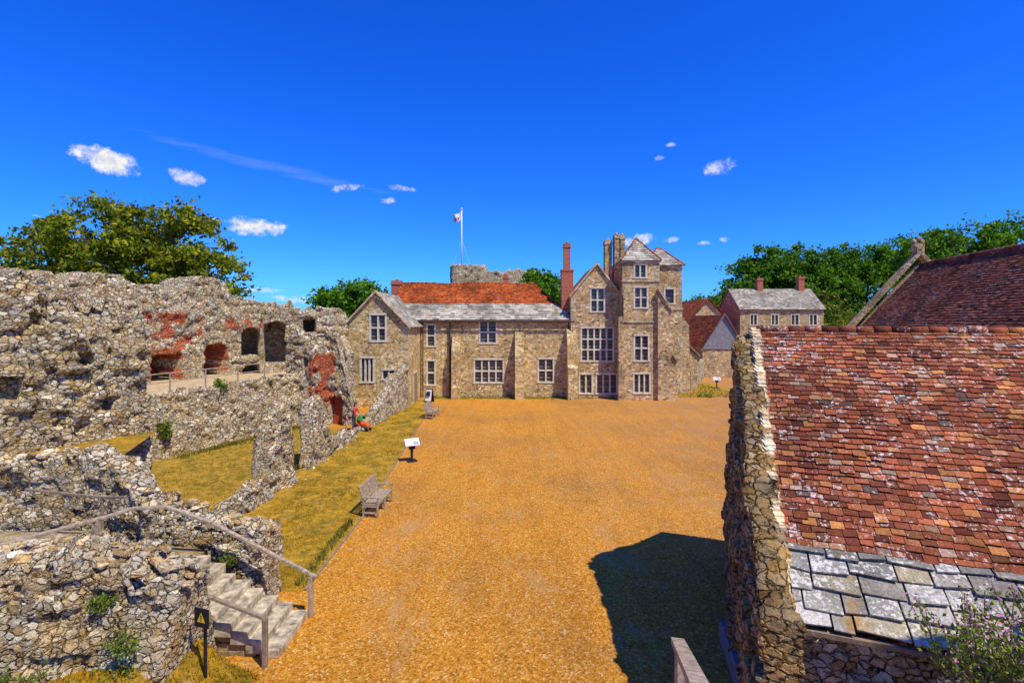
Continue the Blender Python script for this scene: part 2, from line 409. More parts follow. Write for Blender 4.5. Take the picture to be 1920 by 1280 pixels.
# ------------------------------------------------------------------ tiles
def tiles(name,O,u,v,width,vstart,vend,tw,ex,th,mat,parent,seed=1,jit=.006,rag=0.,clip=None,lap=1.5,gap=.006):
    O=np.array(O,float);u=np.array(u,float);u/=np.linalg.norm(u);v=np.array(v,float);v/=np.linalg.norm(v)
    n=np.cross(u,v)
    if n[2]<0:n=-n
    r=random.Random(seed);V=[];Fc=[]
    c=0;y=vstart
    while y<vend-1e-3:
        e=ex*(1+r.uniform(-.03,.03));x=-tw*(.5 if c%2 else 0)-r.uniform(0,tw*.15)
        while x<width:
            w=tw*(1+r.uniform(-.12,.12)) if rag==0 else tw*r.uniform(1-rag,1+rag)
            x0=max(x,0)+gap/2;x1=min(x+w,width)-gap/2;x+=w
            if x1-x0<.03: continue
            if clip and not clip((x0+x1)/2,y): continue
            wav=noise.noise(Vector((x0*.7,y*.5,seed)))*jit*5
            dy=r.uniform(-jit,jit)*1.8+wav*.6;sk=r.uniform(-jit,jit);lift=r.uniform(0,jit)+abs(wav)*.3
            if r.random()<.02: dy-=jit*4;lift+=jit*1.5
            t=th*r.uniform(.85,1.2)
            y0=y+dy;y1=min(y+e*lap,vend+.02)
            b=len(V)
            hl=th*1.15+lift;hu=.0
            for (xx,yy,hh) in ((x0,y0+sk,hl-t*.9),(x1,y0-sk,hl-t*.9+r.uniform(-jit,jit)*.5),(x1,y1,hu-t*.5),(x0,y1,hu-t*.5),
                               (x0,y0+sk,hl),(x1,y0-sk,hl+r.uniform(-jit,jit)*.5),(x1,y1,hu),(x0,y1,hu)):
                V.append(tuple(O+u*xx+v*yy+n*(hh+.012)))
            for f in ((0,3,2,1),(4,5,6,7),(0,1,5,4),(1,2,6,5),(2,3,7,6),(3,0,4,7)): Fc.append(tuple(b+i for i in f))
        y+=e;c+=1
    me=bpy.data.meshes.new(name);me.from_pydata(V,[],Fc)
    o=obj(name,me,[mat],parent)
    return o

# ------------------------------------------------------------------ facades with real window openings
def facade(parent,nm,O,u,W,Hh,wins,mat,clip=(),frame=None,depth=.28,door=()):
    frame=frame or M_frame
    O=Vector(O);u=Vector(u).normalized();n=u.cross(Z)
    xs=sorted({0,W}|{w[0] for w in wins}|{w[1] for w in wins});zs=sorted({0,Hh}|{w[2] for w in wins}|{w[3] for w in wins})
    bm=bmesh.new();cache={}
    def vt(x,z,d=0):
        k=(round(x,4),round(z,4),d)
        if k not in cache: cache[k]=bm.verts.new(O+u*x+Z*z-n*d)
        return cache[k]
    for i in range(len(xs)-1):
        for j in range(len(zs)-1):
            cx=(xs[i]+xs[i+1])/2;cz=(zs[j]+zs[j+1])/2
            if any(w[0]<cx<w[1] and w[2]<cz<w[3] for w in wins): continue
            bm.faces.new([vt(xs[i],zs[j]),vt(xs[i+1],zs[j]),vt(xs[i+1],zs[j+1]),vt(xs[i],zs[j+1])])
    for (co,no) in clip:
        bmesh.ops.bisect_plane(bm,geom=bm.verts[:]+bm.edges[:]+bm.faces[:],plane_co=O+u*co[0]+Z*co[1],plane_no=u*no[0]+Z*no[1],clear_outer=True)
    from_bm(nm+'_wall',bm,[mat],parent)
    if not wins: return
    br=bmesh.new();bg=bmesh.new()
    for w in wins:
        x0,x1,z0,z1,nl,nr=w[:6]
        for (a,b) in (((x0,z0),(x1,z0)),((x1,z0),(x1,z1)),((x1,z1),(x0,z1)),((x0,z1),(x0,z0))):
            vs=[O+u*a[0]+Z*a[1],O+u*b[0]+Z*b[1]]
            br.faces.new([br.verts.new(vs[0]),br.verts.new(vs[1]),br.verts.new(vs[1]-n*depth),br.verts.new(vs[0]-n*depth)])
        bg.faces.new([bg.verts.new(O+u*a+Z*b-n*depth*.8) for a,b in ((x0,z0),(x1,z0),(x1,z1),(x0,z1))])
        fw=.11
        def bar(xa,xb,za,zb,d0,d1):
            para(br,O+u*xa+Z*za+n*d0,u*(xb-xa),Z*(zb-za),-n*(d0+d1))
        bar(x0-fw,x0+.03,z0-.02,z1+.02,.02,.1);bar(x1-.03,x1+fw,z0-.02,z1+.02,.02,.1)
        bar(x0-fw,x1+fw,z1+.0205,z1+.15,.05,.1);bar(x0-fw-.03,x1+fw+.03,z0-.13,z0-.0205,.05,.1)
        mw=.12
        for i in range(1,nl):
            x=x0+(x1-x0)*i/nl;bar(x-mw/2,x+mw/2,z0,z1,-.01,.23)
        for j in range(1,nr):
            z=z0+(z1-z0)*j/nr;bar(x0,x1,z-mw/2,z+mw/2,-.015,.225)
        for i in range(nl):
            xa=x0+(x1-x0)*i/nl
            for j in range(nr):
                za=z0+(z1-z0)*j/nr;hh=(z1-z0)/nr
                for q in (1/3,2/3): bar(xa+mw/2,xa+(x1-x0)/nl-mw/2,za+hh*q-.008,za+hh*q+.008,-.16,.19)
    from_bm(nm+'_window_frames',br,[frame],parent)
    from_bm(nm+'_window_glass',bg,[M_glass],parent)

def gclip(W,ze,xa,za):
    l=Vector((xa,za-ze));r=Vector((W-xa,ze-za))
    return [((0,ze),(-l.y,l.x)),((W,ze),(-r.y,r.x))]

# ------------------------------------------------------------------ foliage
def leaf_mesh(name,P,size,seed,parent,mats,trunkbm=None):
    rg=np.random.default_rng(seed);n=len(P)
    a=rg.normal(size=(n,3));a/=np.linalg.norm(a,axis=1)[:,None]
    b=rg.normal(size=(n,3));b-=a*(a*b).sum(1)[:,None];b/=np.linalg.norm(b,axis=1)[:,None]
    s=size*rg.uniform(.6,1.3,size=(n,1))
    V=np.empty((n,4,3));V[:,0]=P-a*s;V[:,1]=P-b*s*.55;V[:,2]=P+a*s;V[:,3]=P+b*s*.55
    V=V.reshape(-1,3)
    tv=[];tf=[]
    if trunkbm:
        trunkbm.verts.index_update()
        tv=[tuple(v.co) for v in trunkbm.verts];tf=[tuple(v.index for v in f.verts) for f in trunkbm.faces]
        trunkbm.free()
    k=len(tv)
    faces=tf+[(k+4*i,k+4*i+1,k+4*i+2,k+4*i+3) for i in range(n)]
    me=bpy.data.meshes.new(name);me.from_pydata(tv+V.tolist(),[],faces)
    me.polygons.foreach_set('material_index',[0]*len(tf)+[1]*n)
    return obj(name,me,mats,parent)
def tree(name,base,ells,ncl,nper,leaf,cr,mat,seed,tr=.4,fork=.45,twigs=True,flat=.7):
    rg=np.random.default_rng(seed);E=np.array(ells,float)
    vol=(E[:,3]*E[:,4]*E[:,5])**.75;vol/=vol.sum()
    idx=rg.choice(len(E),size=ncl,p=vol)
    d=rg.normal(size=(ncl,3));d/=np.linalg.norm(d,axis=1)[:,None]
    low=d[:,2]<-.3;d[low,2]*=.5
    r=(.35+.80*rg.uniform(size=(ncl,1))**.6)
    C=E[idx,:3]+d*r*E[idx,3:6]
    crs=cr*rg.uniform(.4,1.25,size=(ncl,1))
    off=rg.normal(size=(ncl,nper,3))*.55
    off[:,:,2]*=flat
    Pn=(C[:,None,:]+off*crs[:,None,:]).reshape(-1,3)
    bm=bmesh.new();B=Vector(base);top=Vector((np.average(E[:,0],weights=vol),np.average(E[:,1],weights=vol),0))
    cz=float(np.average(E[:,2],weights=vol));fk=Vector((B.x*.6+top.x*.4,B.y*.6+top.y*.4,B.z+(cz-B.z)*fork))
    tube(bm,B,fk,tr*1.25,tr*.85,10)
    for i,e in enumerate(E):
        c=Vector(e[:3]);mid=fk.lerp(c,.5)+Vector((rg.uniform(-.5,.5),0,.3))
        tube(bm,fk,mid,tr*.6,tr*.35,7);tube(bm,mid,c,tr*.35,tr*.16,6)
        if twigs:
            js=np.where(idx==i)[0][:34]
            for j in js:
                q=Vector(C[j]);m2=c.lerp(q,.5)+Vector((0,0,.2));s0=mid.lerp(c,rg.uniform(.3,1))
                tube(bm,s0,m2,tr*.13,tr*.07,4);tube(bm,m2,q+(q-m2)*.3,tr*.07,tr*.03,4)
    return leaf_mesh(name,Pn,leaf,seed,None,[M_bark,mat],bm)

# ================================================================== WORLD / LIGHT / CAMERA
SUN_EL=math.radians(58);hx,hy=.74,-.67
az=math.atan2(hx,hy)
w=bpy.data.worlds.new("World");scene.world=w;w.use_nodes=True;nt=w.node_tree
bg=nt.nodes['Background'];bg.inputs['Strength'].default_value=.1
sky=N(nt,'ShaderNodeTexSky');sky.sky_type='NISHITA';sky.sun_disc=False;sky.sun_elevation=SUN_EL;sky.sun_rotation=az
sky.air_density=1.;sky.dust_density=.3;sky.ozone_density=3.
hs=N(nt,'ShaderNodeHueSaturation');hs.inputs['Saturation'].default_value=1.35;hs.inputs['Value'].default_value=1.;nt.links.new(sky.outputs[0],hs.inputs['Color'])
skyc=mixc(nt,hs.outputs[0],(.28,.92,2.35),1.,'MULTIPLY')
tc=coords(nt,'Generated');sx=N(nt,'ShaderNodeSeparateXYZ');nt.links.new(tc,sx.inputs[0])
AZ=math_(nt,'MULTIPLY',math_(nt,'ARCTAN2',sx.outputs[0],sx.outputs[1]),57.2958)
EL=math_(nt,'MULTIPLY',math_(nt,'ARCSINE',sx.outputs[2]),57.2958)
cn=noi(nt,tc,26,6,.62);cn2=noi(nt,tc,90,5,.65)
cnn=math_(nt,'ADD',math_(nt,'MULTIPLY',math_(nt,'SUBTRACT',cn,.5),3.4),math_(nt,'MULTIPLY',math_(nt,'SUBTRACT',cn2,.5),2.2))
clouds=[(-38,13.6,2.6,1.0,-.12,1),(-32.6,13.3,1.5,.7,-.1,.75),(-26.7,9.3,2.8,.95,0,1),(-18,13.8,1.7,.45,.15,.8),(-13.6,12.8,1.1,.35,0,.8),
 (-12.2,14.1,1.6,.35,-.1,.45),(-30.2,9.5,.7,.35,0,.8),(13.9,8.6,1.9,.7,.15,.9),(22.2,15.5,1.5,.9,.1,.75),(16.1,16.9,.6,.25,0,.6),(17.2,18.1,.6,.2,0,.5),
 (17.4,8.5,1.1,.3,.1,.6),(20.6,8.0,.8,.25,0,.6),(22.6,8.3,.6,.3,0,.7),(-26.6,3.0,2.6,.3,0,.5),(-22,2.2,3.4,.5,0,.6),(26,2.2,3,.35,0,.4),(-30,2.2,3,.35,0,.5)]
mask=None
for (a,e,wa,we,tl,op) in clouds:
    da=math_(nt,'SUBTRACT',AZ,a)
    de=math_(nt,'SUBTRACT',math_(nt,'SUBTRACT',EL,e),math_(nt,'MULTIPLY',da,tl))
    d=math_(nt,'ADD',math_(nt,'POWER',math_(nt,'ABSOLUTE',math_(nt,'DIVIDE',da,wa)),2.),math_(nt,'POWER',math_(nt,'ABSOLUTE',math_(nt,'DIVIDE',de,we)),2.))
    v=math_(nt,'ADD',math_(nt,'SUBTRACT',1.,d),math_(nt,'MULTIPLY',cnn,.9 if op>.9 else 1.25))
    mr=N(nt,'ShaderNodeMapRange');mr.interpolation_type='SMOOTHSTEP';nt.links.new(v,mr.inputs[0]);mr.inputs[1].default_value=-.15 if op>.9 else .0;mr.inputs[2].default_value=1.0 if op>.9 else 1.6
    mr.inputs[4].default_value=op
    mask=mr.outputs[0] if mask is None else math_(nt,'MAXIMUM',mask,mr.outputs[0])
da=math_(nt,'SUBTRACT',AZ,-25.);de=math_(nt,'SUBTRACT',math_(nt,'SUBTRACT',EL,15.1),math_(nt,'MULTIPLY',da,-.13))
d=math_(nt,'ADD',math_(nt,'POWER',math_(nt,'ABSOLUTE',math_(nt,'DIVIDE',da,11.)),2.),math_(nt,'POWER',math_(nt,'ABSOLUTE',math_(nt,'DIVIDE',de,.6)),2.))
mp=N(nt,'ShaderNodeMapping');mp.inputs['Scale'].default_value=(6,6,60);mp.inputs['Rotation'].default_value=(0,.12,0);nt.links.new(tc,mp.inputs[0])
cs=noi(nt,mp.outputs[0],2.,4,.6)
st=math_(nt,'MULTIPLY',math_(nt,'MAXIMUM',math_(nt,'ADD',math_(nt,'SUBTRACT',1.,d),math_(nt,'MULTIPLY',math_(nt,'SUBTRACT',cs,.5),3.)),0.),.07)
mask=math_(nt,'MINIMUM',math_(nt,'MAXIMUM',mask,st),1.)
ccol=mixc(nt,(6.9,7.2,8.2),(9.6,9.4,9.2),ramp(nt,cn2,[(.4,G(0)),(.6,G(1))]).outputs[0])
fin=mixc(nt,skyc,ccol,mask)
nt.links.new(fin,bg.inputs['Color'])

sd=Vector((hx*math.cos(SUN_EL),hy*math.cos(SUN_EL),math.sin(SUN_EL)))
L=bpy.data.lights.new('sun','SUN');L.energy=5.;L.angle=math.radians(.5);L.color=(1,.93,.76)
lo=bpy.data.objects.new('sun',L);COL.objects.link(lo);lo.location=(20,-20,40);lo.rotation_euler=(-sd).to_track_quat('-Z','Y').to_euler()

cam=bpy.data.cameras.new('camera');cam.lens=18;cam.sensor_width=36;cam.shift_y=-40/1920;cam.clip_end=6000;cam.clip_start=.1
co_=bpy.data.objects.new('camera',cam);COL.objects.link(co_);co_.location=(0,0,6.5);co_.rotation_euler=(math.radians(90),0,0)
scene.camera=co_
scene.view_settings.view_transform='Standard'

# ================================================================== GROUND
def sheet(name,poly,z,mat,parent=None):
    bm=bmesh.new();bm.faces.new([bm.verts.new((x,y,z)) for x,y in poly])
    bmesh.ops.recalc_face_normals(bm,faces=bm.faces)
    for f in bm.faces:
        if f.normal.z<0:f.normal_flip()
    return from_bm(name,bm,[mat],parent)
sheet('terrain',[(-2500,-2500),(2500,-2500),(2500,2500),(-2500,2500)],0,M_terr)
sheet('courtyard_gravel',[(-14,-10),(45,-10),(60,75),(-14,75)],.006,M_gravel)
def ragged(poly,seg=.25,amp=.07,seed=0):
    out=[]
    for i in range(len(poly)):
        a=Vector(poly[i]);b=Vector(poly[(i+1)%len(poly)]);n=max(1,int((b-a).length/seg));t=(b-a).normalized();pn=Vector((t.y,-t.x))
        for k in range(n):
            p=a.lerp(b,k/n);p=p+pn*noise.noise(Vector((p.x*2.,p.y*2.,seed)))*amp*2
            out.append((p.x,p.y))
    return out
sheet('lawn_strip',ragged([(-5.0,12.3),(-4.95,17.),(-5.4,25),(-5.8,33),(-6.1,39.5),(-7.4,42.9),(-9.2,36),(-9.2,12.3)],.3,.05),.016,M_grass)
sheet('enclosure_lawn',[(-18,14),(-9,12.4),(-9,29.5),(-13,32),(-18,32)],.012,M_grass_in)
sheet('house_border_grass',ragged([(-6.5,43.0),(4.9,43.0),(4.9,41.9),(1,42.2),(-3,41.9),(-6.2,41.8)],.3,.15,3),.014,M_grass)
sheet('tower_lawn',ragged([(12.9,42.9),(17.,43.5),(19.8,46),(20.5,52),(18.5,56),(14.,50),(12.9,45)],.3,.15,5),.02,M_grass)
bm=bmesh.new()
E_=[(-5.0,12.3),(-4.95,17.),(-5.4,25),(-5.8,33),(-6.1,39.5)]
for a,b in zip(E_[:-1],E_[1:]): beam(bm,(a[0]+.03,a[1],.02),(b[0]+.03,b[1],.02),.05,.06)
from_bm('timber_path_edging',bm,[M_wood])

def tufts(name,fn,n,h,mat,seed):
    rg=random.Random(seed);V=[];Fc=[]
    k=0
    while k<n:
        p=fn(rg)
        if p is None: continue
        x,y,z=p;k+=1
        for _ in range(3):
            a=rg.uniform(0,6.28);hh=h*rg.uniform(.5,1.4);w_=.012+hh*.09;dx,dy=math.cos(a)*w_,math.sin(a)*w_
            lx,ly=rg.uniform(-.5,.5)*hh,rg.uniform(-.5,.5)*hh;b=len(V);x2,y2=x+rg.uniform(-.05,.05),y+rg.uniform(-.05,.05)
            V+= [(x2-dx,y2-dy,z),(x2+dx,y2+dy,z),(x2+lx,y2+ly,z+hh)];Fc.append((b,b+1,b+2))
    me=bpy.data.meshes.new(name);me.from_pydata(V,[],Fc);return obj(name,me,[mat])
M_blade=leafmat('dry_grass_blades',(.48,.27,.02),(.38,.24,.015),(.22,.17,.01))
def fstrip(rg):
    y=12.4+(rg.random()**1.4)*27;edge=-5.0-.04*(y-15)*(y>15)
    x=rg.uniform(-8.6,edge)
    if noise.noise(Vector((x*1.1,y*1.1,0)))<-.05: return None
    return (x,y,.01)
tufts('lawn_grass_blades',fstrip,7000,.04,M_blade,3)
tufts('enclosure_grass_blades',lambda rg:(rg.uniform(-15,-9.2),rg.uniform(15,31),.01),4000,.05,M_blade,4)
def fborder(rg):
    t=rg.random()
    if t<.45: return (rg.uniform(-6.5,12),42.95-abs(rg.gauss(0,.35)),.01)
    if t<.9: return (rg.uniform(13,19.5),rg.uniform(43,52),.01)
    return (-5.1-rg.random()*.2-.03*rg.random(),rg.uniform(12.5,16.5),.01)
M_blade2=leafmat('green_grass_blades',(.16,.17,.02),(.26,.22,.03),(.36,.28,.05))
tufts('border_grass_blades',fborder,2600,.12,M_blade2,5)
def ffoot(rg):
    t=rg.random()
    if t<.5:
        f=rg.random();return (-16.4+2.8*f+.55+abs(rg.gauss(0,.2)),24+7*f,.01)
    f=rg.random();return (-9.35-abs(rg.gauss(0,.15)),15.5+14*f,.01)
tufts('wall_foot_grass',ffoot,1400,.16,M_blade2,6)

# ================================================================== GREAT HALL HOUSE
house=empty('stone_great_hall_house')
M_under=simple('roof_underlay',(.14,.08,.05),.9,.2)
facade(house,'hall_front',(-7.7,43,0),(1,0,0),12.6,6.6,[(5.01,6.36,4.62,6.35,2,2),(4.57,6.94,1.3,3.14,4,2),(9.94,11.15,1.35,3.2,2,2),(.6,1.2,4.35,6.05,1,2),(.6,1.2,1.1,3.05,1,2)],M_house)
bm=bmesh.new();box(bm,-12.2,4.89,43.6,51,0,6.4);from_bm('hall_core_walls',bm,[M_house],house)
def tri_roof(nm,pts,mat):
    bm=bmesh.new();bm.faces.new([bm.verts.new(p) for p in pts])
    bmesh.ops.recalc_face_normals(bm,faces=bm.faces)
    from_bm(nm,bm,[mat],house)
e0=Vector((-10.3,42.7,6.5));vdir=Vector((0,4.3,3.35)).normalized();Ls=Vector((0,4.3,3.35)).length
hipX=lambda v:5.35+10.3-(3.4)*(v/Ls)
tiles('hall_slates',e0,(1,0,0),vdir,16,0,Ls*.42,.42,.26,.03,M_slate_far,house,3,jit=.012,rag=.3,clip=lambda x,v:x<hipX(v))
tiles('hall_tiles',e0,(1,0,0),vdir,16,Ls*.42,Ls,.2,.13,.018,M_tile_red,house,4,jit=.010,clip=lambda x,v:x<hipX(v))
tri_roof('hall_roof_front_slab',[(-10.3,42.72,6.49),(5.3,42.72,6.49),(1.95,47,9.83),(-10.3,47,9.83)],M_under)
tri_roof('hall_roof_hip',[(5.35,42.7,6.5),(5.35,51.3,6.5),(1.95,47,9.84)],M_slate_far)
tri_roof('hall_roof_back',[(-10.3,51.3,6.5),(5.35,51.3,6.5),(1.95,47,9.84),(-10.3,47,9.84)],M_tile_red)
bm=bmesh.new()
for i in range(38):
    x=-10.2+i*.32;tube(bm,(x,47,9.82+.05*math.sin(i*.35)),(x+.31,47,9.82+.05*math.sin(i*.35)+R.uniform(-.03,.03)),.13,.12,8,cap=True)
a=Vector((1.95,47,9.84));b=Vector((5.35,42.7,6.55));
for i in range(18): tube(bm,a.lerp(b,i/18),a.lerp(b,(i+.95)/18),.10,.09,7,cap=True)
from_bm('hall_ridge_tiles',bm,[M_tile_red],house)
bm=bmesh.new();tube(bm,(-7.7,42.62,6.42),(5.2,42.62,6.38),.07,.07,8);
for x in (-5.2,8.95):
    tube(bm,(x,42.85 if x<0 else 41.4,.1),(x,42.85 if x<0 else 41.4,6.4 if x<0 else 8.5),.07,.07,8)
tube(bm,(-7.45,42.8,0),(-7.45,42.8,6.3),.05,.05,8);tube(bm,(4.72,42.8,3),(4.72,42.8,6.3),.05,.05,8)
from_bm('gutter_and_drainpipes',bm,[M_pipe],house)
def buttress(nm,x0,x1,y,prof,mat=M_house):
    bm=bmesh.new();prism(bm,[(x0,y-d,z) for d,z in prof],(x1-x0,0,0));from_bm(nm,bm,[mat],house)
buttress('buttress_1',-5.0,-4.3,43.1,[(0,0),(1.1,0),(1.05,.9),(.9,1.05),(.85,3.9),(.25,5.1),(.2,5.35),(0,5.35)])
buttress('buttress_2',.25,.98,43.1,[(0,0),(1.35,0),(1.3,1.0),(1.15,1.15),(1.0,3.6),(.3,5.2),(.25,5.5),(0,5.5)],M_house)
buttress('buttress_3',4.55,5.35,43.1,[(0,0),(1.5,0),(1.45,2.6),(1.1,2.9),(1.0,4.6),(.5,5.5),(.45,5.6),(0,6.0)])
facade(house,'gable_block',(4.9,42.6,0),(1,0,0),4.1,11.2,[(1.68,2.75,7.25,9.1,2,2),(.9,3.5,3.15,5.8,5,3),(.75,1.75,.45,1.95,2,1),(2.15,3.8,.45,1.95,3,1)],M_tower,clip=gclip(4.1,8.5,2.17,11.1))
facade(house,'gable_block_left',(4.9,49,0),(0,-1,0),6.4,8.5,[],M_tower)
bm=bmesh.new()
for sx0,xe in ((-1,4.78),(1,9.12)):
    prism(bm,[(xe,42.45,8.36),(7.07,42.45,11.14),(7.07,42.45,11.34),(xe+ -.02*sx0,42.45,8.6)],(0,.32,0))
from_bm('gable_coping',bm,[M_ashlar],house)
tri_roof('gable_block_roof_l',[(4.75,42.7,8.36),(7.07,42.7,11.08),(7.07,49,11.08),(4.75,49,8.36)],M_tile_red)
tri_roof('gable_block_roof_r',[(9.3,42.7,8.36),(7.07,42.7,11.08),(7.07,49,11.08),(9.3,49,8.36)],M_tile_red)
bm=bmesh.new();box(bm,5.0,8.9,43.1,49,0,8.3);from_bm('gable_block_core',bm,[M_tower],house)
facade(house,'tower_front',(8.95,41.5,0),(1,0,0),3.0,11.35,[(1.0,1.9,10.0,10.95,2,1),(1.0,2.0,7.55,9.1,2,2),(1.0,2.1,3.25,5.2,2,2),(.95,2.2,.65,2.1,3,1)],M_tower)
facade(house,'tower_left',(8.95,46,0),(0,-1,0),4.5,11.35,[],M_tower)
facade(house,'tower_right',(11.95,41.5,0),(0,1,0),4.5,11.35,[],M_tower)
bm=bmesh.new()
def hip(bm,x0,x1,y0,y1,z0,za,rx0,rx1,mi=0):
    ym=(y0+y1)/2;c=[(x0,y0,z0),(x1,y0,z0),(x1,y1,z0),(x0,y1,z0)];v=[bm.verts.new(p) for p in c]
    if abs(rx1-rx0)<.01:
        t=bm.verts.new((rx0,ym,za))
        for i in range(4): bm.faces.new([v[i],v[(i+1)%4],t])
    else:
        a=bm.verts.new((rx0,ym,za));b=bm.verts.new((rx1,ym,za))
        bm.faces.new([v[0],v[1],b,a]);bm.faces.new([v[1],v[2],b]);bm.faces.new([v[2],v[3],a,b]);bm.faces.new([v[3],v[0],a])
    bm.faces.new(v[::-1])
hip(bm,8.8,12.1,41.35,44.65,11.3,13.35,10.4,10.4)
hip(bm,11.9,15.15,44.8,48.3,11.3,13.0,13.1,13.5)
from_bm('tower_roofs',bm,[M_slate_far],house)
bm=bmesh.new()
for ap_,cs in (((10.4,43,13.35),((8.8,41.35),(12.1,41.35),(12.1,44.65))),((13.1,46.55,13.0),((11.9,44.8),))):
    for c in cs:
        a=Vector(ap_);b=Vector((c[0],c[1],11.33))
        for i in range(9): tube(bm,a.lerp(b,i/9),a.lerp(b,(i+.95)/9),.08,.075,6,cap=True)
tube(bm,(13.5,46.55,13.0),(15.15,44.8,11.33),.08,.08,6);tube(bm,(13.1,46.55,13.02),(13.5,46.55,13.02),.08,.08,6)
from_bm('tower_hip_tiles',bm,[M_tile_red],house)
for (x0,x1,y0,ax,ay,za) in ((8.8,12.1,41.35,10.4,43.0,13.35),(11.9,15.15,44.8,13.3,46.55,13.0)):
    A=Vector((x0,y0,11.3));vv=Vector((0,ay-y0,za-11.3));Lv=vv.length;Wd=x1-x0
    tiles('tower_slates',A,(1,0,0),vv,Wd,0,Lv,.35,.24,.03,M_slate_far,house,9,jit=.01,rag=.3,clip=lambda x,v,Lv=Lv,x0=x0,x1=x1,ax=ax:(x>(ax-x0)*v/Lv+.1) and (x<(x1-x0)-(x1-ax)*v/Lv-.1))
facade(house,'rear_block_front',(11.95,45,0),(1,0,0),3.0,11.3,[(1.5,2.3,8,9.2,1,1)],M_tower)
facade(house,'rear_block_right',(14.95,45,0),(0,1,0),4,11.3,[],M_tower)
bm=bmesh.new();box(bm,9.1,11.8,42,45.9,0,11.2);box(bm,12.,14.8,45.5,48.5,0,11.2);from_bm('tower_core',bm,[M_tower],house)
bm=bmesh.new()
prism(bm,[(11.75,42.1,0),(13.3,42.1,0),(13.25,42.1,3.2),(12.95,42.1,3.7),(12.9,42.1,7.2),(12.6,42.1,7.5),(11.75,42.1,9.0)],(0,-.9,0))
prism(bm,[(14.9,45.6,0),(15.7,45.6,0),(15.6,45.6,6),(14.9,45.6,7)],(0,-.5,0))
prism(bm,[(8.6,41.3,0),(9.05,41.3,0),(9.0,41.3,6.4),(8.9,41.3,6.8),(8.6,41.3,6.8)],(0,.5,0))
from_bm('tower_buttresses',bm,[M_tower],house)
bm=bmesh.new();box(bm,8.9,12.,41.43,41.5,9.6,9.75);box(bm,8.9,12.,41.43,41.5,6.3,6.45);box(bm,8.85,12.05,41.38,41.5,11.15,11.35)
box(bm,11.95,15.,44.92,45.,7.4,7.55)
beam(bm,(12.9,41.15,7.25),(11.75,41.15,9.05),.2,.12);beam(bm,(13.28,41.15,3.2),(12.95,41.15,3.72),.2,.1)
from_bm('string_courses',bm,[M_ashlar],house)
bm=bmesh.new()
def quoin(x,y,z0,z1,sg,fr=0.012):
    z=z0;i=0
    while z<z1-.3:
        w_=.42 if i%2 else .22;x0,x1=(x,x+w_) if sg>0 else (x-w_,x)
        box(bm,x0-(.01 if sg>0 else 0),x1+(.01 if sg<0 else 0),y-fr,y+.02,z,z+.30);z+=.33;i+=1
quoin(4.9,42.6,6.2,8.4,1);quoin(11.95,41.5,9.1,11.1,-1);quoin(14.95,45,.1,11.1,-1);quoin(-12.45,38,0,6,1);quoin(-7.7,38,0,6,-1)
from_bm('quoins',bm,[M_ashlar],house)
facade(house,'wing_front',(-12.45,38,0),(1,0,0),4.75,8.6,[(1.95,3.05,5.0,6.85,2,2),(1.25,2.15,1.95,3.65,3,1),(2.85,3.75,2.15,2.75,2,1)],M_house,clip=gclip(4.75,6.1,2.36,8.55))
facade(house,'wing_right',(-7.7,38,0),(0,1,0),5.,6.15,[(2.2,3.2,.0,2.3,1,1)],M_house)
facade(house,'wing_left',(-12.45,47,0),(0,-1,0),9.,6.15,[(5,5.9,2,3.6,2,1),(5,5.9,4.6,5.8,2,1)],M_house)
tiles('wing_slates',(-7.45,37.85,5.95),(0,1,0),(-2.64,0,2.68),9,0,3.76,.4,.25,.03,M_slate_far,house,5,jit=.01,rag=.3)
tiles('wing_slates_left',(-12.7,37.85,5.95),(0,1,0),(2.61,0,2.68),9,0,3.74,.4,.25,.03,M_slate_far,house,6,jit=.01,rag=.3)
tri_roof('wing_roof_l',[(-12.6,37.9,6.0),(-10.09,37.9,8.6),(-10.09,47,8.6),(-12.6,47,6.0)],M_under)
tri_roof('wing_roof_r',[(-7.5,37.9,5.97),(-10.09,37.9,8.6),(-10.09,47,8.6),(-7.5,47,5.97)],M_under)
bm=bmesh.new();prism(bm,[(-12.62,37.75,5.85),(-10.09,37.75,8.55),(-10.09,37.75,8.72),(-12.62,37.75,6.02)],(0,.3,0));prism(bm,[(-7.52,37.75,5.85),(-10.09,37.75,8.552),(-10.09,37.75,8.722),(-7.52,37.75,6.02)],(0,.3,0))
from_bm('wing_coping',bm,[M_ashlar],house)
def chimney(nm,x0,x1,y0,y1,z0,z1,mat,parent,cap=.07):
    bm=bmesh.new();box(bm,x0,x1,y0,y1,z0,z1-.35)
    box(bm,x0-cap,x1+cap,y0-cap,y1+cap,z1-.35,z1-.2);box(bm,x0-cap*.3,x1+cap*.3,y0-cap*.3,y1+cap*.3,z1-.2,z1)
    tube(bm,((x0+x1)/2,(y0+y1)/2,z1),((x0+x1)/2,(y0+y1)/2,z1+.18),.13,.11,8,cap=True)
    from_bm(nm,bm,[mat],parent)
chimney('brick_chimney_small',-11.0,-10.1,46.6,47.4,7,10.1,M_brick,house)
chimney('brick_chimney_ridge',-.85,-.35,47,47.5,8,10.65,M_brick,house,.04)
bm=bmesh.new();box(bm,4.25,5.25,43.8,44.8,6,10.7);box(bm,4.2,5.3,43.75,44.85,10.7,10.85);from_bm('brick_chimney_base',bm,[M_brick],house)
chimney('brick_chimney_tall',4.47,5.02,44.0,44.6,10.85,13.1,M_brick,house,.06)
chimney('stone_chimney_1',8.0,8.6,44,44.8,7,13.35,M_tower,house,.05)
chimney('stone_chimney_2',8.75,9.15,43.6,44.4,7,13.8,M_tower,house,.04);chimney('stone_chimney_3',9.25,9.62,43.6,44.4,9,13.75,M_tower,house,.04)
bm=bmesh.new();box(bm,-7.69,-7.62,40.2,41.2,0,2.3);from_bm('wing_door',bm,[M_wood],house)

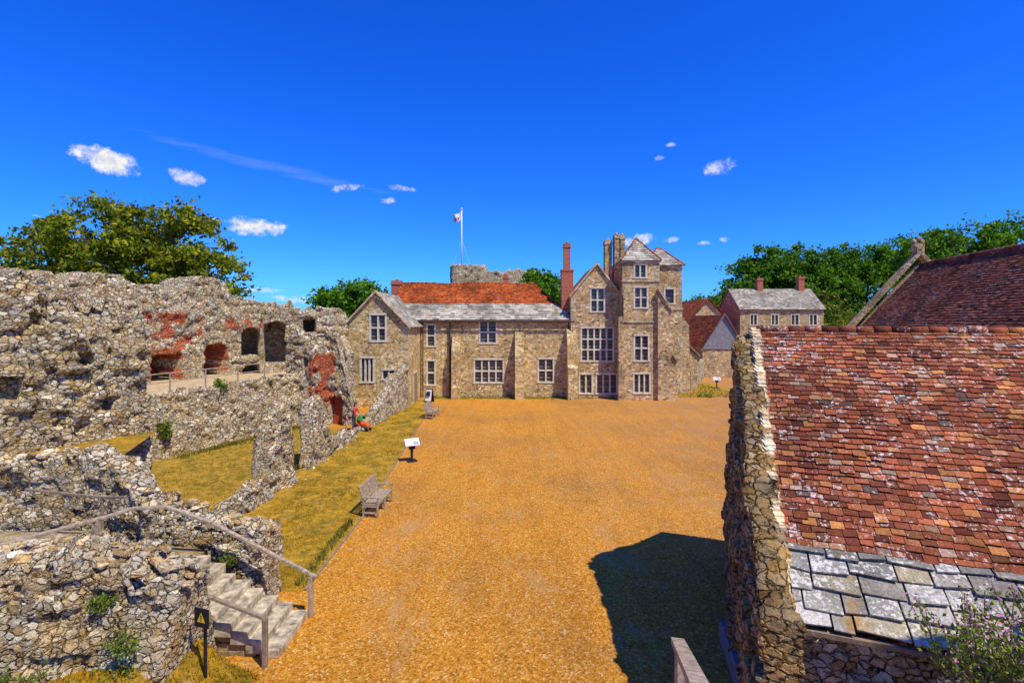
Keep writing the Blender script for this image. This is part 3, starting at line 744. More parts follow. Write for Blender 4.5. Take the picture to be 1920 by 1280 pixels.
# ================================================================== RUINS (left)
ruin_wall('ruined_curtain_wall',[(-20.2,8.2,7.4),(-18.4,10.7,7.35),(-16.2,13.3,7.3),(-15.35,14.5,7.3),(-15.2,14.7,7.9),(-14.8,15.4,7.85),(-14.5,15.8,7.3),(-13.6,17.2,7.05),(-13.1,17.9,6.8)],0,2.0,.075,[M_ruin],jag=.2,
  holes=[(13.2,13.7,6.0,6.4,True,.6),(14.6,15.2,4.2,4.9,False,.4),(16.3,16.6,5.1,5.5,False,.5),(15.4,15.7,6.3,6.7,False,.5),(12.6,13.3,3.4,4.1,True,.5),(14.0,14.25,5.2,5.5,False,.4),(16.8,17.1,3.6,4.0,True,.5),(11.2,11.6,5.4,5.8,False,.4)],axis=1,lump=.2,seed=1,batter=.25,blk=.08)
def bf_u(x,y,z): return (-21.3<x<-19.4 and 5.0<z<6.9 and noise.noise(Vector((x*1.5,y,z*1.5)))>-.15) or (-22.4<x<-19.9 and 3.0<z<5.1 and noise.noise(Vector((x,y*2,z*2)))>-.2) or (-18.8<x<-17 and 5.9<z<6.6 and noise.noise(Vector((x*2,y,z*2)))>.0)
UP=[(-25.5,20,8.9),(-23.5,24.5,8.8),(-22,28,8.9),(-20.8,30.7,8.4),(-20.2,32,9.2),(-19.5,33.4,9.1),(-19,34.2,8.0),(-17.2,35.5,7.9),(-16,36,7.85),(-14.6,36.7,7.5),(-13.2,37.3,7.4),(-12.9,38,6.8)]
ruin_wall('ruined_upper_wall',[(x-.5,y+.5,z) for x,y,z in UP],2.8,2.9,.095,[M_ruin,M_brick_old],jag=.22,
  holes=[(-21.9,-21.2,2.8,4.5,False,2.4),(-20.55,-19.8,2.8,5.0,True,2.4),(-18.8,-17.8,4.1,6.0,True,2.5),(-17.5,-16.0,3.5,6.4,True,2.5),(-15.2,-14.4,5.3,6.5,False,2.4),(-18.7,-17.9,2.8,3.6,True,2.)],
  brickf=bf_u,axis=0,lump=.16,seed=2,blk=.06)
ruin_wall('ruined_terrace_wall',[(-19,20,3.0),(-18.0,22,3.0),(-16.9,24,3.05),(-14.1,31,3.05),(-13.6,32.2,3.1)],0,.9,.09,[M_ruin],jag=.10,lump=.12,seed=3,batter=.15,blk=.05)
sheet('terrace_path',[(-28,19),(-18.8,20),(-17.8,22),(-16.7,24),(-13.9,31),(-12.8,33),(-12.7,37.5),(-26,36)],2.9,simple('terrace_gravel',(.50,.37,.20),.9,.3,3))
def bf_e(x,y,z): return -12.6<x<-10.9 and 1.2<z<5.0 and noise.noise(Vector((x*1.8+3,y,z*1.3)))+.25*noise.noise(Vector((x*6,y,z*6)))>-.16+.12*abs(x+11.7)
ruin_wall('ruined_cross_wall',[(-14.0,32.2,6.1),(-12.9,32.1,5.8),(-12.2,32,5.6),(-11.6,32,5.9),(-10.95,32,5.7),(-10.7,32,4.6),(-10.2,32,2.8),(-9.9,32,1.6)],0,.9,.075,[M_ruin,M_brick_old],jag=.2,
  holes=[(-11.2,-10.5,0,1.75,False,.66),(-12.9,-12.6,3.6,4.2,False,.4)],brickf=bf_e,axis=0,lump=.12,seed=4)
bm=bmesh.new();box(bm,-11.15,-10.55,32.02,32.06,0.02,1.7);from_bm('ruin_doorway_door',bm,[M_brown])
ruin_wall('ruined_inner_wall',[(-11.5,36.5,4.2),(-12.4,37.3,5.5),(-12.9,38.3,6.5)][::-1],0,.7,.1,[M_ruin],jag=.2,seed=14)
ruin_wall('low_ruined_wall',[(-9.5,15.2,.5),(-9.25,16.2,.65),(-9.1,18.3,.85),(-9.05,18.5,2.6),(-9.0,19.0,3.0),(-9.0,20.1,2.95),(-9.0,20.4,2.1),(-9.0,20.6,.7),(-9.0,20.8,.3)],0,.5,.05,[M_ruin_fine],jag=.14,lump=.10,seed=5,step=.3,batter=.05,blk=.05)
ruin_wall('low_ruined_wall',[(-9.0,22.2,.3),(-9.0,22.35,1.2),(-9.0,22.5,2.9),(-9.0,23.5,3.0),(-9.0,24.0,2.3),(-8.95,24.4,1.0),(-8.9,26.3,.6),(-8.9,28.9,.3)],0,.5,.055,[M_ruin_fine],jag=.16,lump=.10,seed=6,step=.3,batter=.05,blk=.05)
ruin_wall('sloping_ruined_wall',[(-8.9,29.7,.3),(-8.8,31.4,.65),(-8.6,32.8,1.3),(-8.5,34,1.9),(-8.4,35.2,2.6),(-8.2,36.5,2.7),(-7.95,37.9,3.1)],0,.6,.07,[M_ruin_fine],jag=.12,lump=.10,seed=7,blk=.04)
ruin_wall('stair_boundary_wall',[(-18,11.8,3.1),(-15,12.6,3.0),(-13,13.1,2.95),(-10.9,13.5,3.1),(-10,13.3,2.85),(-9.3,12.8,2.35),(-8.5,12.4,2.15),(-6.9,12,1.85),(-6.0,11.9,1.8),(-5.6,11.85,1.7)],0,.75,.05,[M_ruin_fine],jag=.13,lump=.15,seed=8,step=.3,batter=.08,blk=.05)
sheet('upper_terrace_grass',[(-22,11),(-15,12.7),(-10.6,13.6),(-12,17.2),(-15,20),(-24,18)],2.72,M_grass)
ruin_wall('foreground_rubble_wall',[(-14,5.6,2.3),(-11,7.1,2.3),(-8.9,8.1,2.5),(-7.4,8.7,2.65),(-6.7,8.9,2.5),(-6.2,8.95,2.2),(-5.65,9.0,1.85)],-.05,1.3,.042,[M_ruin_fine],jag=.12,lump=.18,seed=9,step=.3,batter=.3,blk=.05)
def rubble(name,pts,n,size,spread,mat,seed):
    r=random.Random(seed);bm=bmesh.new()
    for _ in range(n):
        k=r.randrange(len(pts)-1);f=r.random();p=Vector(pts[k]).lerp(Vector(pts[k+1]),f)+Vector((r.uniform(-spread,spread),r.uniform(-spread,spread),0))
        s=size*r.uniform(.5,1.4);M=Matrix.Translation(p)@Matrix.Rotation(r.uniform(0,6),4,(r.random()*.3,r.random()*.3,1))@Matrix.Diagonal((s,s*r.uniform(.6,1),s*r.uniform(.4,.7),1))
        g=bmesh.ops.create_cube(bm,size=1.5,matrix=M)
        ed=list({e for v in g['verts'] for e in v.link_edges})
        bmesh.ops.bevel(bm,geom=ed,offset=s*.22,segments=2,affect='EDGES')
    for v in bm.verts: v.co+= Vector((noise.noise(v.co*9),noise.noise(v.co*9+Vector((9,0,0))),noise.noise(v.co*9+Vector((0,9,0)))))*size*.35
    return from_bm(name,bm,[mat])
M_rub=stone('loose_rubble_stone',3.,ruin_stops,mort_w=.01,lichen=.6,bump=.6)
rubble('loose_rubble',[(-9.2,8.05,2.55),(-7.4,8.65,2.7),(-6.3,8.9,2.25),(-5.9,9.0,1.95)],80,.12,.45,M_rub,1)
rubble('loose_rubble',[(-13,13.1,2.95),(-10.9,13.5,3.12),(-9.3,12.8,2.4),(-6.9,12,1.9),(-5.7,11.9,1.72)],90,.12,.25,M_rub,2)
rubble('loose_rubble',[(-9.4,15.6,.05),(-8.6,20,.04),(-8.6,28,.04)],50,.07,.25,M_rub,3)
stair=empty('stone_staircase')
bm=bmesh.new()
r=random.Random(5)
for i in range(8):
    x1=-4.48-.30*i
    para(bm,(x1-.36,9.82+r.uniform(-.06,.04),0 if i<1 else .17*i-.1),(.36+r.uniform(-.02,.02),r.uniform(-.03,.03),0),(0,1.36+r.uniform(-.03,.03),0),(0,0,.17*(i+1)-(0 if i<1 else .17*i-.1)+r.uniform(-.01,.01)))
o=from_bm('steps',bm,[M_step],stair)
bv=o.modifiers.new('b','BEVEL');bv.width=.025;bv.segments=2
bm=bmesh.new();box(bm,-6.9,-4.95,9.9,11.1,0,.1)
for i in range(7): box(bm,-7.2,-4.95-.3*i,9.92,11.12,.1+.17*i,.1+.17*(i+1)-.03)
box(bm,-10.5,-6.92,9.3,12.0,0,1.3);box(bm,-16,-10.5,8.6,12.6,0,1.32);from_bm('stair_core',bm,[M_land],stair)
def rail(name,pts,h0,posts,w=.09,pw=.09,hh=.06,mat=M_woodl,mid=False,par=None):
    bm=bmesh.new()
    for a,b in zip(pts[:-1],pts[1:]): 
        beam(bm,a,b,w,hh)
        if mid: beam(bm,Vector(a)-Z*.42,Vector(b)-Z*.42,w*.6,hh*.8)
    for p,zb in posts: box(bm,p[0]-pw/2,p[0]+pw/2,p[1]-pw/2,p[1]+pw/2,zb,p[2]-.02)
    o=from_bm(name,bm,[mat],par);m=o.modifiers.new('b','BEVEL');m.width=.008;return o
rail('wooden_handrail',[(-4.3,11.25,.86),(-6.6,11.25,2.05),(-7.6,11.25,2.4),(-8.25,11.1,2.42),(-8.4,10.8,2.4),(-9.4,9.2,2.4),(-11,8.0,2.4)],0,[((-4.42,11.25,.9),0),((-8.55,10.55,2.4),1.3),((-10.2,8.7,2.4),1.3)])
rail('wooden_handrail',[(-8.9,11.8,2.42),(-9.6,12.0,2.35),(-11.5,12.1,2.5)],0,[((-9.6,12.0,2.35),1.3)],w=.05,pw=.05,mat=M_wood)
rail('wooden_handrail',[(-4.6,9.6,.9),(-6.1,9.58,1.5)],0,[((-4.63,9.6,.93),0),((-6.0,9.58,1.45),.6)],w=.07,mat=M_wood)
def bankz(x,y):
    t=min(1,max(0,(-4.55-x)/1.6));s=min(1,max(0,(9.5-y)/.3+ .2))
    return (1.0*t*t*(3-2*t))*min(1,s)+.05*noise.noise(Vector((x*2,y*2,0)))-.02
bm=bmesh.new();nx,ny=60,60;gv={}
for i in range(nx+1):
    for j in range(ny+1):
        x=-9+i*(4.7/nx);y=5.0+j*(4.58/ny);gv[i,j]=bm.verts.new((x,y,bankz(x,y)))
for i in range(nx):
    for j in range(ny): bm.faces.new([gv[i,j],gv[i+1,j],gv[i+1,j+1],gv[i,j+1]])
from_bm('grass_bank',bm,[M_grass],None,True)
def fb(rg):
    x=rg.uniform(-8.5,-4.6);y=rg.uniform(5.5,9.5);return (x,y,bankz(x,y))
tufts('bank_grass_blades',fb,5000,.06,M_blade,9)
ws=empty('warning_sign')
bm=bmesh.new();o=Vector((-5.28,8.7,1.28));ux=Vector((.95,-.3,0)).normalized();nn=ux.cross(Z)
para(bm,o-ux*.15,ux*.30,Z*.32,-nn*.02);para(bm,o-ux*.02-Z*.9-nn*.06,ux*.04,Z*1.05,-nn*.04);from_bm('board',bm,[M_black],ws)
bm=bmesh.new();c=o+Z*.16+nn*.004
bm.faces.new([bm.verts.new(c+ux*a+Z*b) for a,b in ((-.09,-.07),(.09,-.07),(0,.10))]);from_bm('yellow_triangle',bm,[M_yellow],ws)
bm=bmesh.new();c=c+nn*.003
bm.faces.new([bm.verts.new(c+ux*a+Z*b) for a,b in ((-.010,-.02),(.010,-.02),(.014,.05),(-.014,.05))]);bm.faces.new([bm.verts.new(c+ux*a+Z*b) for a,b in ((-.011,-.05),(.011,-.05),(.011,-.03),(-.011,-.03))]);from_bm('exclamation_mark',bm,[M_black],ws)
rail('terrace_railing',[(-17.3,23,3.95),(-16.7,24.2,3.95),(-14.4,30,4.0),(-13.7,32,3.9)],0,[((-17.3,23.2,3.95),3),((-16.5,24.7,3.95),3),((-15.8,26.4,3.95),3),((-15.1,28.2,3.97),3),((-14.45,29.9,4.0),3)],w=.06,pw=.06,hh=.05,mid=True,mat=M_woodl)
rail('wall_walk_railing',[(-18.6,10.9,8.15),(-16.9,13.,8.15),(-15.5,15.6,8.1)],0,[((-18.1,11.6,8.15),7.0),((-17.5,12.3,8.15),7.0),((-16.9,13.,8.15),7.0),((-16.2,14.3,8.1),7.0)],w=.07,pw=.08,mid=True,mat=M_wood)

# ================================================================== RIGHT FOREGROUND BUILDING
rb=empty('tiled_stone_outbuilding')
u=Vector((.937,-.349,0));hv=Vector((.349,.937,0))
gp=[(6.12,13.9,3.6),(5.82,13.1,4.3),(5.47,12.1,5.5),(5.18,11.3,6.2),(4.80,10.3,5.46),(4.22,8.75,4.28),(3.75,7.5,3.33),(3.42,6.55,2.60)]
ruin_wall('gable_wall',gp,0,.46,.042,[M_gable_shade],jag=.07,lump=.10,axis=1,holes=[(10.9,11.6,3.2,4.5,True,.26),(8.4,9.3,0,2.2,False,.26),(12.2,12.8,2.2,3.4,False,.24)],parent=rb,seed=10,step=.25,batter=.16,blk=.05)
Oe=Vector((3.68,6.66,2.56));vv=hv*4.98+Z*3.72;Lr=vv.length
fp=Oe+hv*.35
ruin_wall('eave_wall',[(fp.x,fp.y,2.45),(fp.x+u.x*4,fp.y+u.y*4,2.45),(fp.x+u.x*10.5,fp.y+u.y*10.5,2.45)],0,.5,.06,[M_ruin_fine],jag=.03,lump=.12,parent=rb,seed=11)
tiles('stone_slates',Oe,u,vv,10.4,0,1.15,.42,.25,.04,M_slate,rb,21,jit=.024,rag=.4,gap=.026,lap=1.35)
tiles('clay_tiles',Oe,u,vv,10.4,1.12,Lr,.185,.115,.018,M_tile,rb,22,jit=.012,gap=.010)
Rr=Oe+vv
tiles('clay_tiles_back',Rr+hv*2.9-Z*2.3,u,-(hv*2.9-Z*2.3),10.4,0,3.7,.185,.115,.016,M_tile,rb,23,jit=.007)
bm=bmesh.new();nrm=u.cross(vv).normalized()
bm.faces.new([bm.verts.new(p-nrm*.03) for p in (Oe+vv*.01,Oe+u*10.4+vv*.01,Rr+u*10.4,Rr)]);b2=Rr+hv*2.9-Z*2.3
bm.faces.new([bm.verts.new(p-Z*.03) for p in (Rr,Rr+u*10.4,b2+u*10.4,b2)]);from_bm('roof_slab',bm,[M_under],rb)
bm=bmesh.new()
for i in range(34):
    a=Rr+u*(i*.31);tube(bm,a+Z*R.uniform(-.015,.015),a+u*.30+Z*R.uniform(-.015,.015),.10,.095,9,cap=True)
from_bm('ridge_tiles',bm,[M_tile],rb)
bm=bmesh.new();r=random.Random(8)
for i in range(60):
    p=Oe+vv*(i/60)-u*.06+nrm*.03;s=.07*r.uniform(.7,1.3)
    para(bm,p-Vector((s,s,s*.5)),(s*2*r.uniform(.8,1.1),r.uniform(-.02,.02),0),(r.uniform(-.02,.02),s*2,.06),(0,0,s))
from_bm('verge_stones',bm,[M_rub],rb)
bm=bmesh.new();beam(bm,Oe-Z*.06-hv*.02,Oe+u*10.4-Z*.06-hv*.02,.08,.06);from_bm('eave_gutter_board',bm,[M_wood],rb)
bk=[(b2+hv*-.2)+u*s for s in (.1,5,10.4)]
ruin_wall('rear_wall',[(p.x,p.y,3.8) for p in bk],0,.4,.15,[M_gable_shade],jag=.03,parent=rb,seed=12)
bm=bmesh.new();para(bm,(3.78,8.3,0),(.36,.0,0),(.42,2.1,0),(0,0,.42));o=from_bm('stone_plinth_slab',bm,[simple('blue_grey_stone',(.17,.17,.17),.8,.35,5)]);m=o.modifiers.new('b','BEVEL');m.width=.03
fr=empty('timber_stair_rail')
bm=bmesh.new();beam(bm,(1.73,5.35,3.15),(1.2,3.2,4.15),.13,.06);box(bm,1.65,1.75,5.1,5.2,0,3.2);box(bm,1.28,1.38,3.7,3.8,0,3.85);beam(bm,(1.70,5.25,2.6),(1.2,3.2,3.5),.05,.10);from_bm('rail_and_posts',bm,[M_woodl],fr)
ruin_wall('gatehouse_parapet_wall',[(4.15,4.75,3.05),(5.2,4.5,3.3),(8,3.9,3.4)],0,.6,.05,[M_ruin_fine],jag=.12,lump=.15,seed=13)
gt=empty('offscreen_shade_tower')  # out of view; added and sized to shade the outbuilding roof's lower corner
bm=bmesh.new();box(bm,7.7,13,-1.5,3.3,0,9.0)
for i in range(4): box(bm,7.72+i*1.4,8.5+i*1.4,2.8,3.28,9.0,9.7)
for i in range(3): box(bm,7.72,8.2,-1.48+i*1.4,-.7+i*1.4,9.0,9.7)
from_bm('shade_tower_walls',bm,[M_tower],gt)
def shrub(name,base,n,h,spread,mat,seed,leaf=.05,flowers=None,nl=26):
    rg=np.random.default_rng(seed);bm=bmesh.new();P=[]
    for i in range(n):
        a=rg.uniform(0,6.28);q=Vector(base)+Vector((rg.uniform(-1,1)*spread*.5,rg.uniform(-1,1)*spread*.25,0))
        hh=h*rg.uniform(.4,1.1);t=q+Vector((math.cos(a)*spread*.3*rg.random(),math.sin(a)*spread*.2,hh))
        tube(bm,q,t,.008,.004,4)
        for k in range(nl):
            f=rg.uniform(.1,1);p=q.lerp(t,f);P.append([p.x+rg.normal()*.05,p.y+rg.normal()*.05,p.z+rg.normal()*.04])
        if flowers is not None:
            for k in range(10):flowers.append([t.x+rg.normal()*.03,t.y+rg.normal()*.03,t.z+rg.normal()*.05])
    return leaf_mesh(name,np.array(P),leaf,seed,None,[M_bark,mat],bm)
fl=[]
s1=shrub('valerian_shrub',(4.85,4.7,3.1),140,.72,1.4,M_leafy,3,.026,fl,34)
fm=leaf_mesh('pink_valerian_flowers',np.array(fl),.017,5,None,[M_bark,M_flower])
fm.parent=s1
for i,(b,h,sp) in enumerate([((-6.1,8.0,1.3),.35,.5),((-8.6,7.6,1.1),.5,.7),((-7.3,7.55,1.0),.4,.8),((-6.6,8.2,1.9),.2,.3),((-8.6,10.9,1.3),.7,.5),((-6.3,11.35,1.1),.2,.25),((-8.0,7.6,.95),.45,.9),((-16.2,23.9,1.0),.8,.5),((-15.4,27,2.8),.6,.6),((-14.3,30,2.6),.5,.6),((-10.8,14,.0),.3,.8),((16.4,43.4,0),.25,.9),((-9.3,7.2,.6),.5,.9),((-6.2,7.9,.8),.3,.6)]):
    shrub('wall_weed_plant',b,18,h,sp,M_leafy,30+i,.028 if b[1]<14 else .07)

# ================================================================== CHAPEL
ch=empty('stone_chapel')
A=Vector((20.0,25,9.15));rd=Vector((-1.3,-6.4,0)).normalized();sdv=Vector((rd.y,-rd.x,0))
if sdv.x>0:sdv=-sdv
hw=5.0;rise=5.6
bot=A+sdv*hw-Z*rise
Lc=math.hypot(hw,rise)
tiles('chapel_tiles',bot,rd,(A-bot),10.5,0,Lc,.2,.13,.02,M_tile_dark,ch,31,jit=.010)
botR=A-sdv*hw-Z*rise
bm=bmesh.new()
bm.faces.new([bm.verts.new(p-Z*.04) for p in (bot,bot+rd*10.5,A+rd*10.5,A)]);bm.faces.new([bm.verts.new(p-Z*.04) for p in (botR,botR+rd*10.5,A+rd*10.5,A)])
from_bm('roof_slabs',bm,[M_under],ch)
bm=bmesh.new()
for i in range(26): tube(bm,A+rd*(.4*i)+Z*.03,A+rd*(.4*i+.39)+Z*.03,.14,.13,8,cap=True)
from_bm('ridge_tiles',bm,[M_tile_dark],ch)
bm=bmesh.new()
for t in (0,10.5):
    a=A+rd*t;prism(bm,[a+sdv*(hw-.2)-Z*rise,a+Z*.1,a-sdv*(hw-.2)-Z*rise,a-sdv*(hw-.2)-Z*9.15,a+sdv*(hw-.2)-Z*9.15],-rd*.5 if t==0 else -rd*.3)
for s in (1,-1):
    a=A+sdv*s*(hw-.3)-Z*9.15;para(bm,a,rd*10.4,-sdv*s*.4,Z*3.7)
from_bm('chapel_walls',bm,[M_tower],ch)
bm=bmesh.new();a=A-rd*.55
for s in (1,-1):
    prism(bm,[a+sdv*s*(hw+.1)-Z*(rise+.05),a+Z*.55+sdv*s*.001,a+Z*.8,a+sdv*s*(hw+.1)-Z*(rise-.22)],rd*.5)
p=a+rd*.25+Z*.75
box(bm,p.x-.18,p.x+.18,p.y-.18,p.y+.18,p.z-.1,p.z+.2)
box(bm,p.x-.26,p.x+.26,p.y-.1,p.y+.1,p.z+.2,p.z+.36)
for dx,dz in ((-.2,.48),(.2,.48),(0,.62)): bmesh.ops.create_icosphere(bm,subdivisions=1,radius=.13,matrix=Matrix.Translation((p.x+dx,p.y,p.z+dz)))
from_bm('gable_coping_and_finial',bm,[stone('weathered_coping',2.5,[(0,(.36,.28,.18)),(1,(.6,.5,.34))],stain=.5)],ch)

# ================================================================== RIGHT DISTANT BUILDINGS
def cottage(name,x0,x1,y0,y1,ze,zr,along,roof,wall,wins=(),gwall=None,tile=(.3,.2)):
    e=empty(name)
    bmw=bmesh.new();box(bmw,x0+.05,x1-.05,y0+.35,y1-.05,0,ze-.02);from_bm('core',bmw,[wall],e)
    if along=='x':
        facade(e,'front',(x0,y0,0),(1,0,0),x1-x0,ze,list(wins),wall)
        for X,uu in ((x0,(0,-1,0)),(x1,(0,1,0))):
            facade(e,'gable_end',(X,y1 if uu[1]<0 else y0,0),uu,y1-y0,zr,[],wall,clip=gclip(y1-y0,ze,(y1-y0)/2,zr))
        v=Vector((0,(y1-y0)/2+.3,zr-ze+.2));
        tiles('roof_front',(x0-.2,y0-.3,ze-.15),(1,0,0),v,x1-x0+.4,0,v.length,tile[0],tile[1],.03,roof,e,41,jit=.01)
        v=Vector((0,-(y1-y0)/2-.3,zr-ze+.2));tiles('roof_back',(x0-.2,y1+.3,ze-.15),(1,0,0),v,x1-x0+.4,0,v.length,tile[0],tile[1],.03,roof,e,42,jit=.01)
    else:
        facade(e,'front',(x0,y0,0),(1,0,0),x1-x0,zr,list(wins),wall,clip=gclip(x1-x0,ze,(x1-x0)/2,zr))
        facade(e,'left',(x0,y1,0),(0,-1,0),y1-y0,ze,[],wall);facade(e,'right',(x1,y0,0),(0,1,0),y1-y0,ze,[],wall)
        v=Vector(((x1-x0)/2+.25,0,zr-ze+.2))
        tiles('roof_left',(x0-.25,y0-.35,ze-.15),(0,1,0),v,y1-y0+.5,0,v.length,tile[0],tile[1],.03,roof,e,43,jit=.01)
        v=Vector((-(x1-x0)/2-.25,0,zr-ze+.2));tiles('roof_right',(x1+.25,y0-.35,ze-.15),(0,1,0),v,y1-y0+.5,0,v.length,tile[0],tile[1],.03,roof,e,44,jit=.01)
    return e
M_house2=stone('cottage_stone',3.2,[(a,(c[0]*.8,c[1]*.8,c[2]*.85)) for a,c in gold],stain=.4)
c1=cottage('slate_roofed_stone_house',31.2,42.6,70,77,8.1,10.9,'x',M_slate_far,M_house2,
  [(1.4,2.3,5.9,7.2,2,1),(4.3,5.2,5.9,7.2,2,1),(7.0,8.0,5.9,7.2,2,1),(9.5,10.5,5.9,7.2,2,1),(1.4,2.3,3.4,4.9,2,1),(7.0,8.3,3.6,5.0,3,1),(9.5,10.7,3.6,5.0,3,1)])
chimney('chimney_l',35.0,35.8,73,73.8,9,12.5,M_brick,c1);chimney('chimney_r',40.9,41.7,73,73.8,9,12.7,M_brick,c1)
c2=cottage('red_roofed_barn',21.6,26.4,58,68,3.4,7.0,'y',M_tile_red,M_tower)
bm=bmesh.new()
for i in range(15):
    z=3.25+i*.25;hwd=2.55*(1-(z+.1-3.4)/3.75)
    if hwd<.1:break
    para(bm,(24-hwd,57.93-.0,z),(2*hwd,0,0),(0,-.04,0),(0,.02,.245))
prism(bm,[(21.3,57.7,3.05),(21.45,57.7,3.05),(24.05,57.7,7.05),(24.,57.7,7.3)],(0,.15,0));prism(bm,[(26.7,57.7,3.05),(26.55,57.7,3.05),(23.95,57.7,7.05),(24.,57.7,7.3)],(0,.15,0))
from_bm('weatherboard_gable',bm,[M_board],c2)
c3=cottage('red_roofed_stone_cottage',24.2,30.2,71,82,6.2,9.4,'y',M_tile_red,M_tower,[(2.4,3.4,5.0,6.4,2,1)])
ruin_wall('garden_wall',[(13.2,43.6,1.3),(15.5,46.5,1.8),(18.8,52,1.9),(21.5,58,2.1)],0,.4,.12,[M_ruin],jag=.08,seed=20)
po=empty('stone_porch')
bm=bmesh.new();prism(bm,[(15.2,47.5,0),(17.2,47.5,0),(17.2,47.5,3.2),(16.2,47.5,4.2),(15.2,47.5,3.2)],(0,1.5,0));from_bm('porch_walls',bm,[M_tower],po)
bm=bmesh.new();prism(bm,[(15.8,47.45,0),(16.6,47.45,0),(16.6,47.45,1.7),(16.2,47.45,2.1),(15.8,47.45,1.7)],(0,.2,0));from_bm('porch_door',bm,[M_wood],po)
bm=bmesh.new();prism(bm,[(15.0,47.35,3.1),(16.2,47.35,4.28),(17.4,47.35,3.1),(17.4,47.35,3.25),(16.2,47.35,4.43),(15,47.35,3.25)],(0,1.8,0));from_bm('porch_roof',bm,[M_slate_far],po)

# ================================================================== KEEP, FLAG
kp=empty('castle_keep')
ruin_wall('keep_turret_wall',[(-8.6,76.5,14.6),(-8.4,75,14.7),(-4.4,75,14.6),(-4.2,77,14.5)],6,1.2,.22,[M_ruin],jag=.15,parent=kp,seed=15)
ruin_wall('keep_shell_wall',[(-4.6,75.6,14.0),(-2,75.3,13.8),(.5,75.8,14.1),(3.4,77.2,13.8),(5,79.5,13.3)],6,1.2,.22,[M_ruin],jag=.3,parent=kp,seed=16)
bm=bmesh.new();bmesh.ops.create_cone(bm,segments=40,radius1=26,radius2=9.5,depth=10,matrix=Matrix.Translation((-2,84,5)));from_bm('keep_mound',bm,[M_terr],None,True)
fp_=empty('flagpole')
bm=bmesh.new();tube(bm,(-7.42,75.4,13),(-7.42,75.4,22.8),.12,.08,8,cap=True)
for dx in (-1.3,1.3): tube(bm,(-7.42,75.4,18.5),(-7.42+dx,75.4,14.4),.015,.015,4)
bmesh.ops.create_uvsphere(bm,u_segments=10,v_segments=6,radius=.16,matrix=Matrix.Translation((-7.42,75.4,22.85)))
from_bm('pole',bm,[M_white],fp_)
bm=bmesh.new();nx=12;ny=8;g={}
for i in range(nx+1):
    for j in range(ny+1):
        f=i/nx;g[i,j]=bm.verts.new((-7.5-f*1.15,75.4+.18*math.sin(f*6+j*.3)*f,22.5-j/ny*1.2-f*.55-.12*math.sin(f*4)))
for i in range(nx):
    for j in range(ny):
        f=bm.faces.new([g[i,j],g[i+1,j],g[i+1,j+1],g[i,j+1]]);f.smooth=True
        f.material_index=1 if (3<=i<=8 and 4<=j<=6 and not(5<=i<=6 and j==5)) else 0
from_bm('flag',bm,[M_white,M_red],fp_)

# ================================================================== TREES
tree('sycamore_tree',(-29,39,2),[(-34,39,10.6,4.6,3.4,2.4),(-30,38.5,12.4,4.4,3.6,2.8),(-25.6,38.5,11.6,4.2,3.4,3.0),(-22.4,38,9.2,2.7,3,1.9),(-38,39,9.3,3.4,3,1.8),(-28,38,9.5,5,3.4,2.3),(-34.8,38,13.2,1.9,1.5,1.0),(-24.6,38,13.8,1.7,1.5,1.2),(-29.8,38,14.8,2.0,1.5,1.0)],420,75,.18,.78,M_leaf,1,tr=.42)
tree('beech_tree',(52,97,0),[(46,97,13,5,4,5),(50.5,97,15.5,5.5,4,5.2),(55.5,97,14.5,5,4,5),(60,98,12.5,4.5,4,5),(43,95,10,3.5,4,3.2),(52,95,9,8,4,5)],560,70,.34,1.4,M_leafd,2,tr=.6,twigs=False)
tree('beech_tree',(66,98,0),[(63.5,99,15.5,4,4,5),(69.5,99,15.8,5,4,4.6),(75,98,15.4,5,4,4.6),(66,97,9,8,4,6)],400,70,.34,1.4,M_leafd,3,tr=.6,twigs=False)
tree('beech_tree',(64,72,0),[(60,74,15.8,4.2,4,3.6),(66,74,15.6,5,4,4.2),(73,74,16.2,5,4,4.6),(66,72,10,10,4,5)],500,70,.28,1.2,M_leafd,4,tr=.6,twigs=False)
tree('yew_tree',(-19.5,61,0),[(-20.3,61,8.5,2.9,3,2.0),(-17.5,61,8.6,2.4,3,1.9),(-19,60,6,3.6,3,3)],220,70,.24,1.0,M_leafd,5,tr=.4,twigs=False)
tree('oak_tree',(3.5,65,0),[(2.6,65,10.6,2,2.4,2.0),(4.6,65,10.0,2.4,2.4,2.2),(3.5,65,8,3,3,3)],170,70,.24,1.0,M_leafd,6,tr=.35,twigs=False)
tree('hawthorn_tree',(32,80,0),[(31.5,82,8.2,2.5,2,2.2),(30,82,7,2,2,2)],90,70,.26,1.0,M_leafd,7,tr=.3,twigs=False)
tree('elder_tree',(44.5,74,0),[(45,75,7,3,2.4,3.4),(48,77,6,3,3,3.5),(44,72,5.5,2,2,2)],160,70,.28,1.,M_leafy,8,tr=.3,twigs=False)
P=np.random.default_rng(9).uniform((-40,52,0),(-12.9,56,5.6),(9000,3));leaf_mesh('distant_hedge',P,.35,9,None,[M_bark,M_leafd])

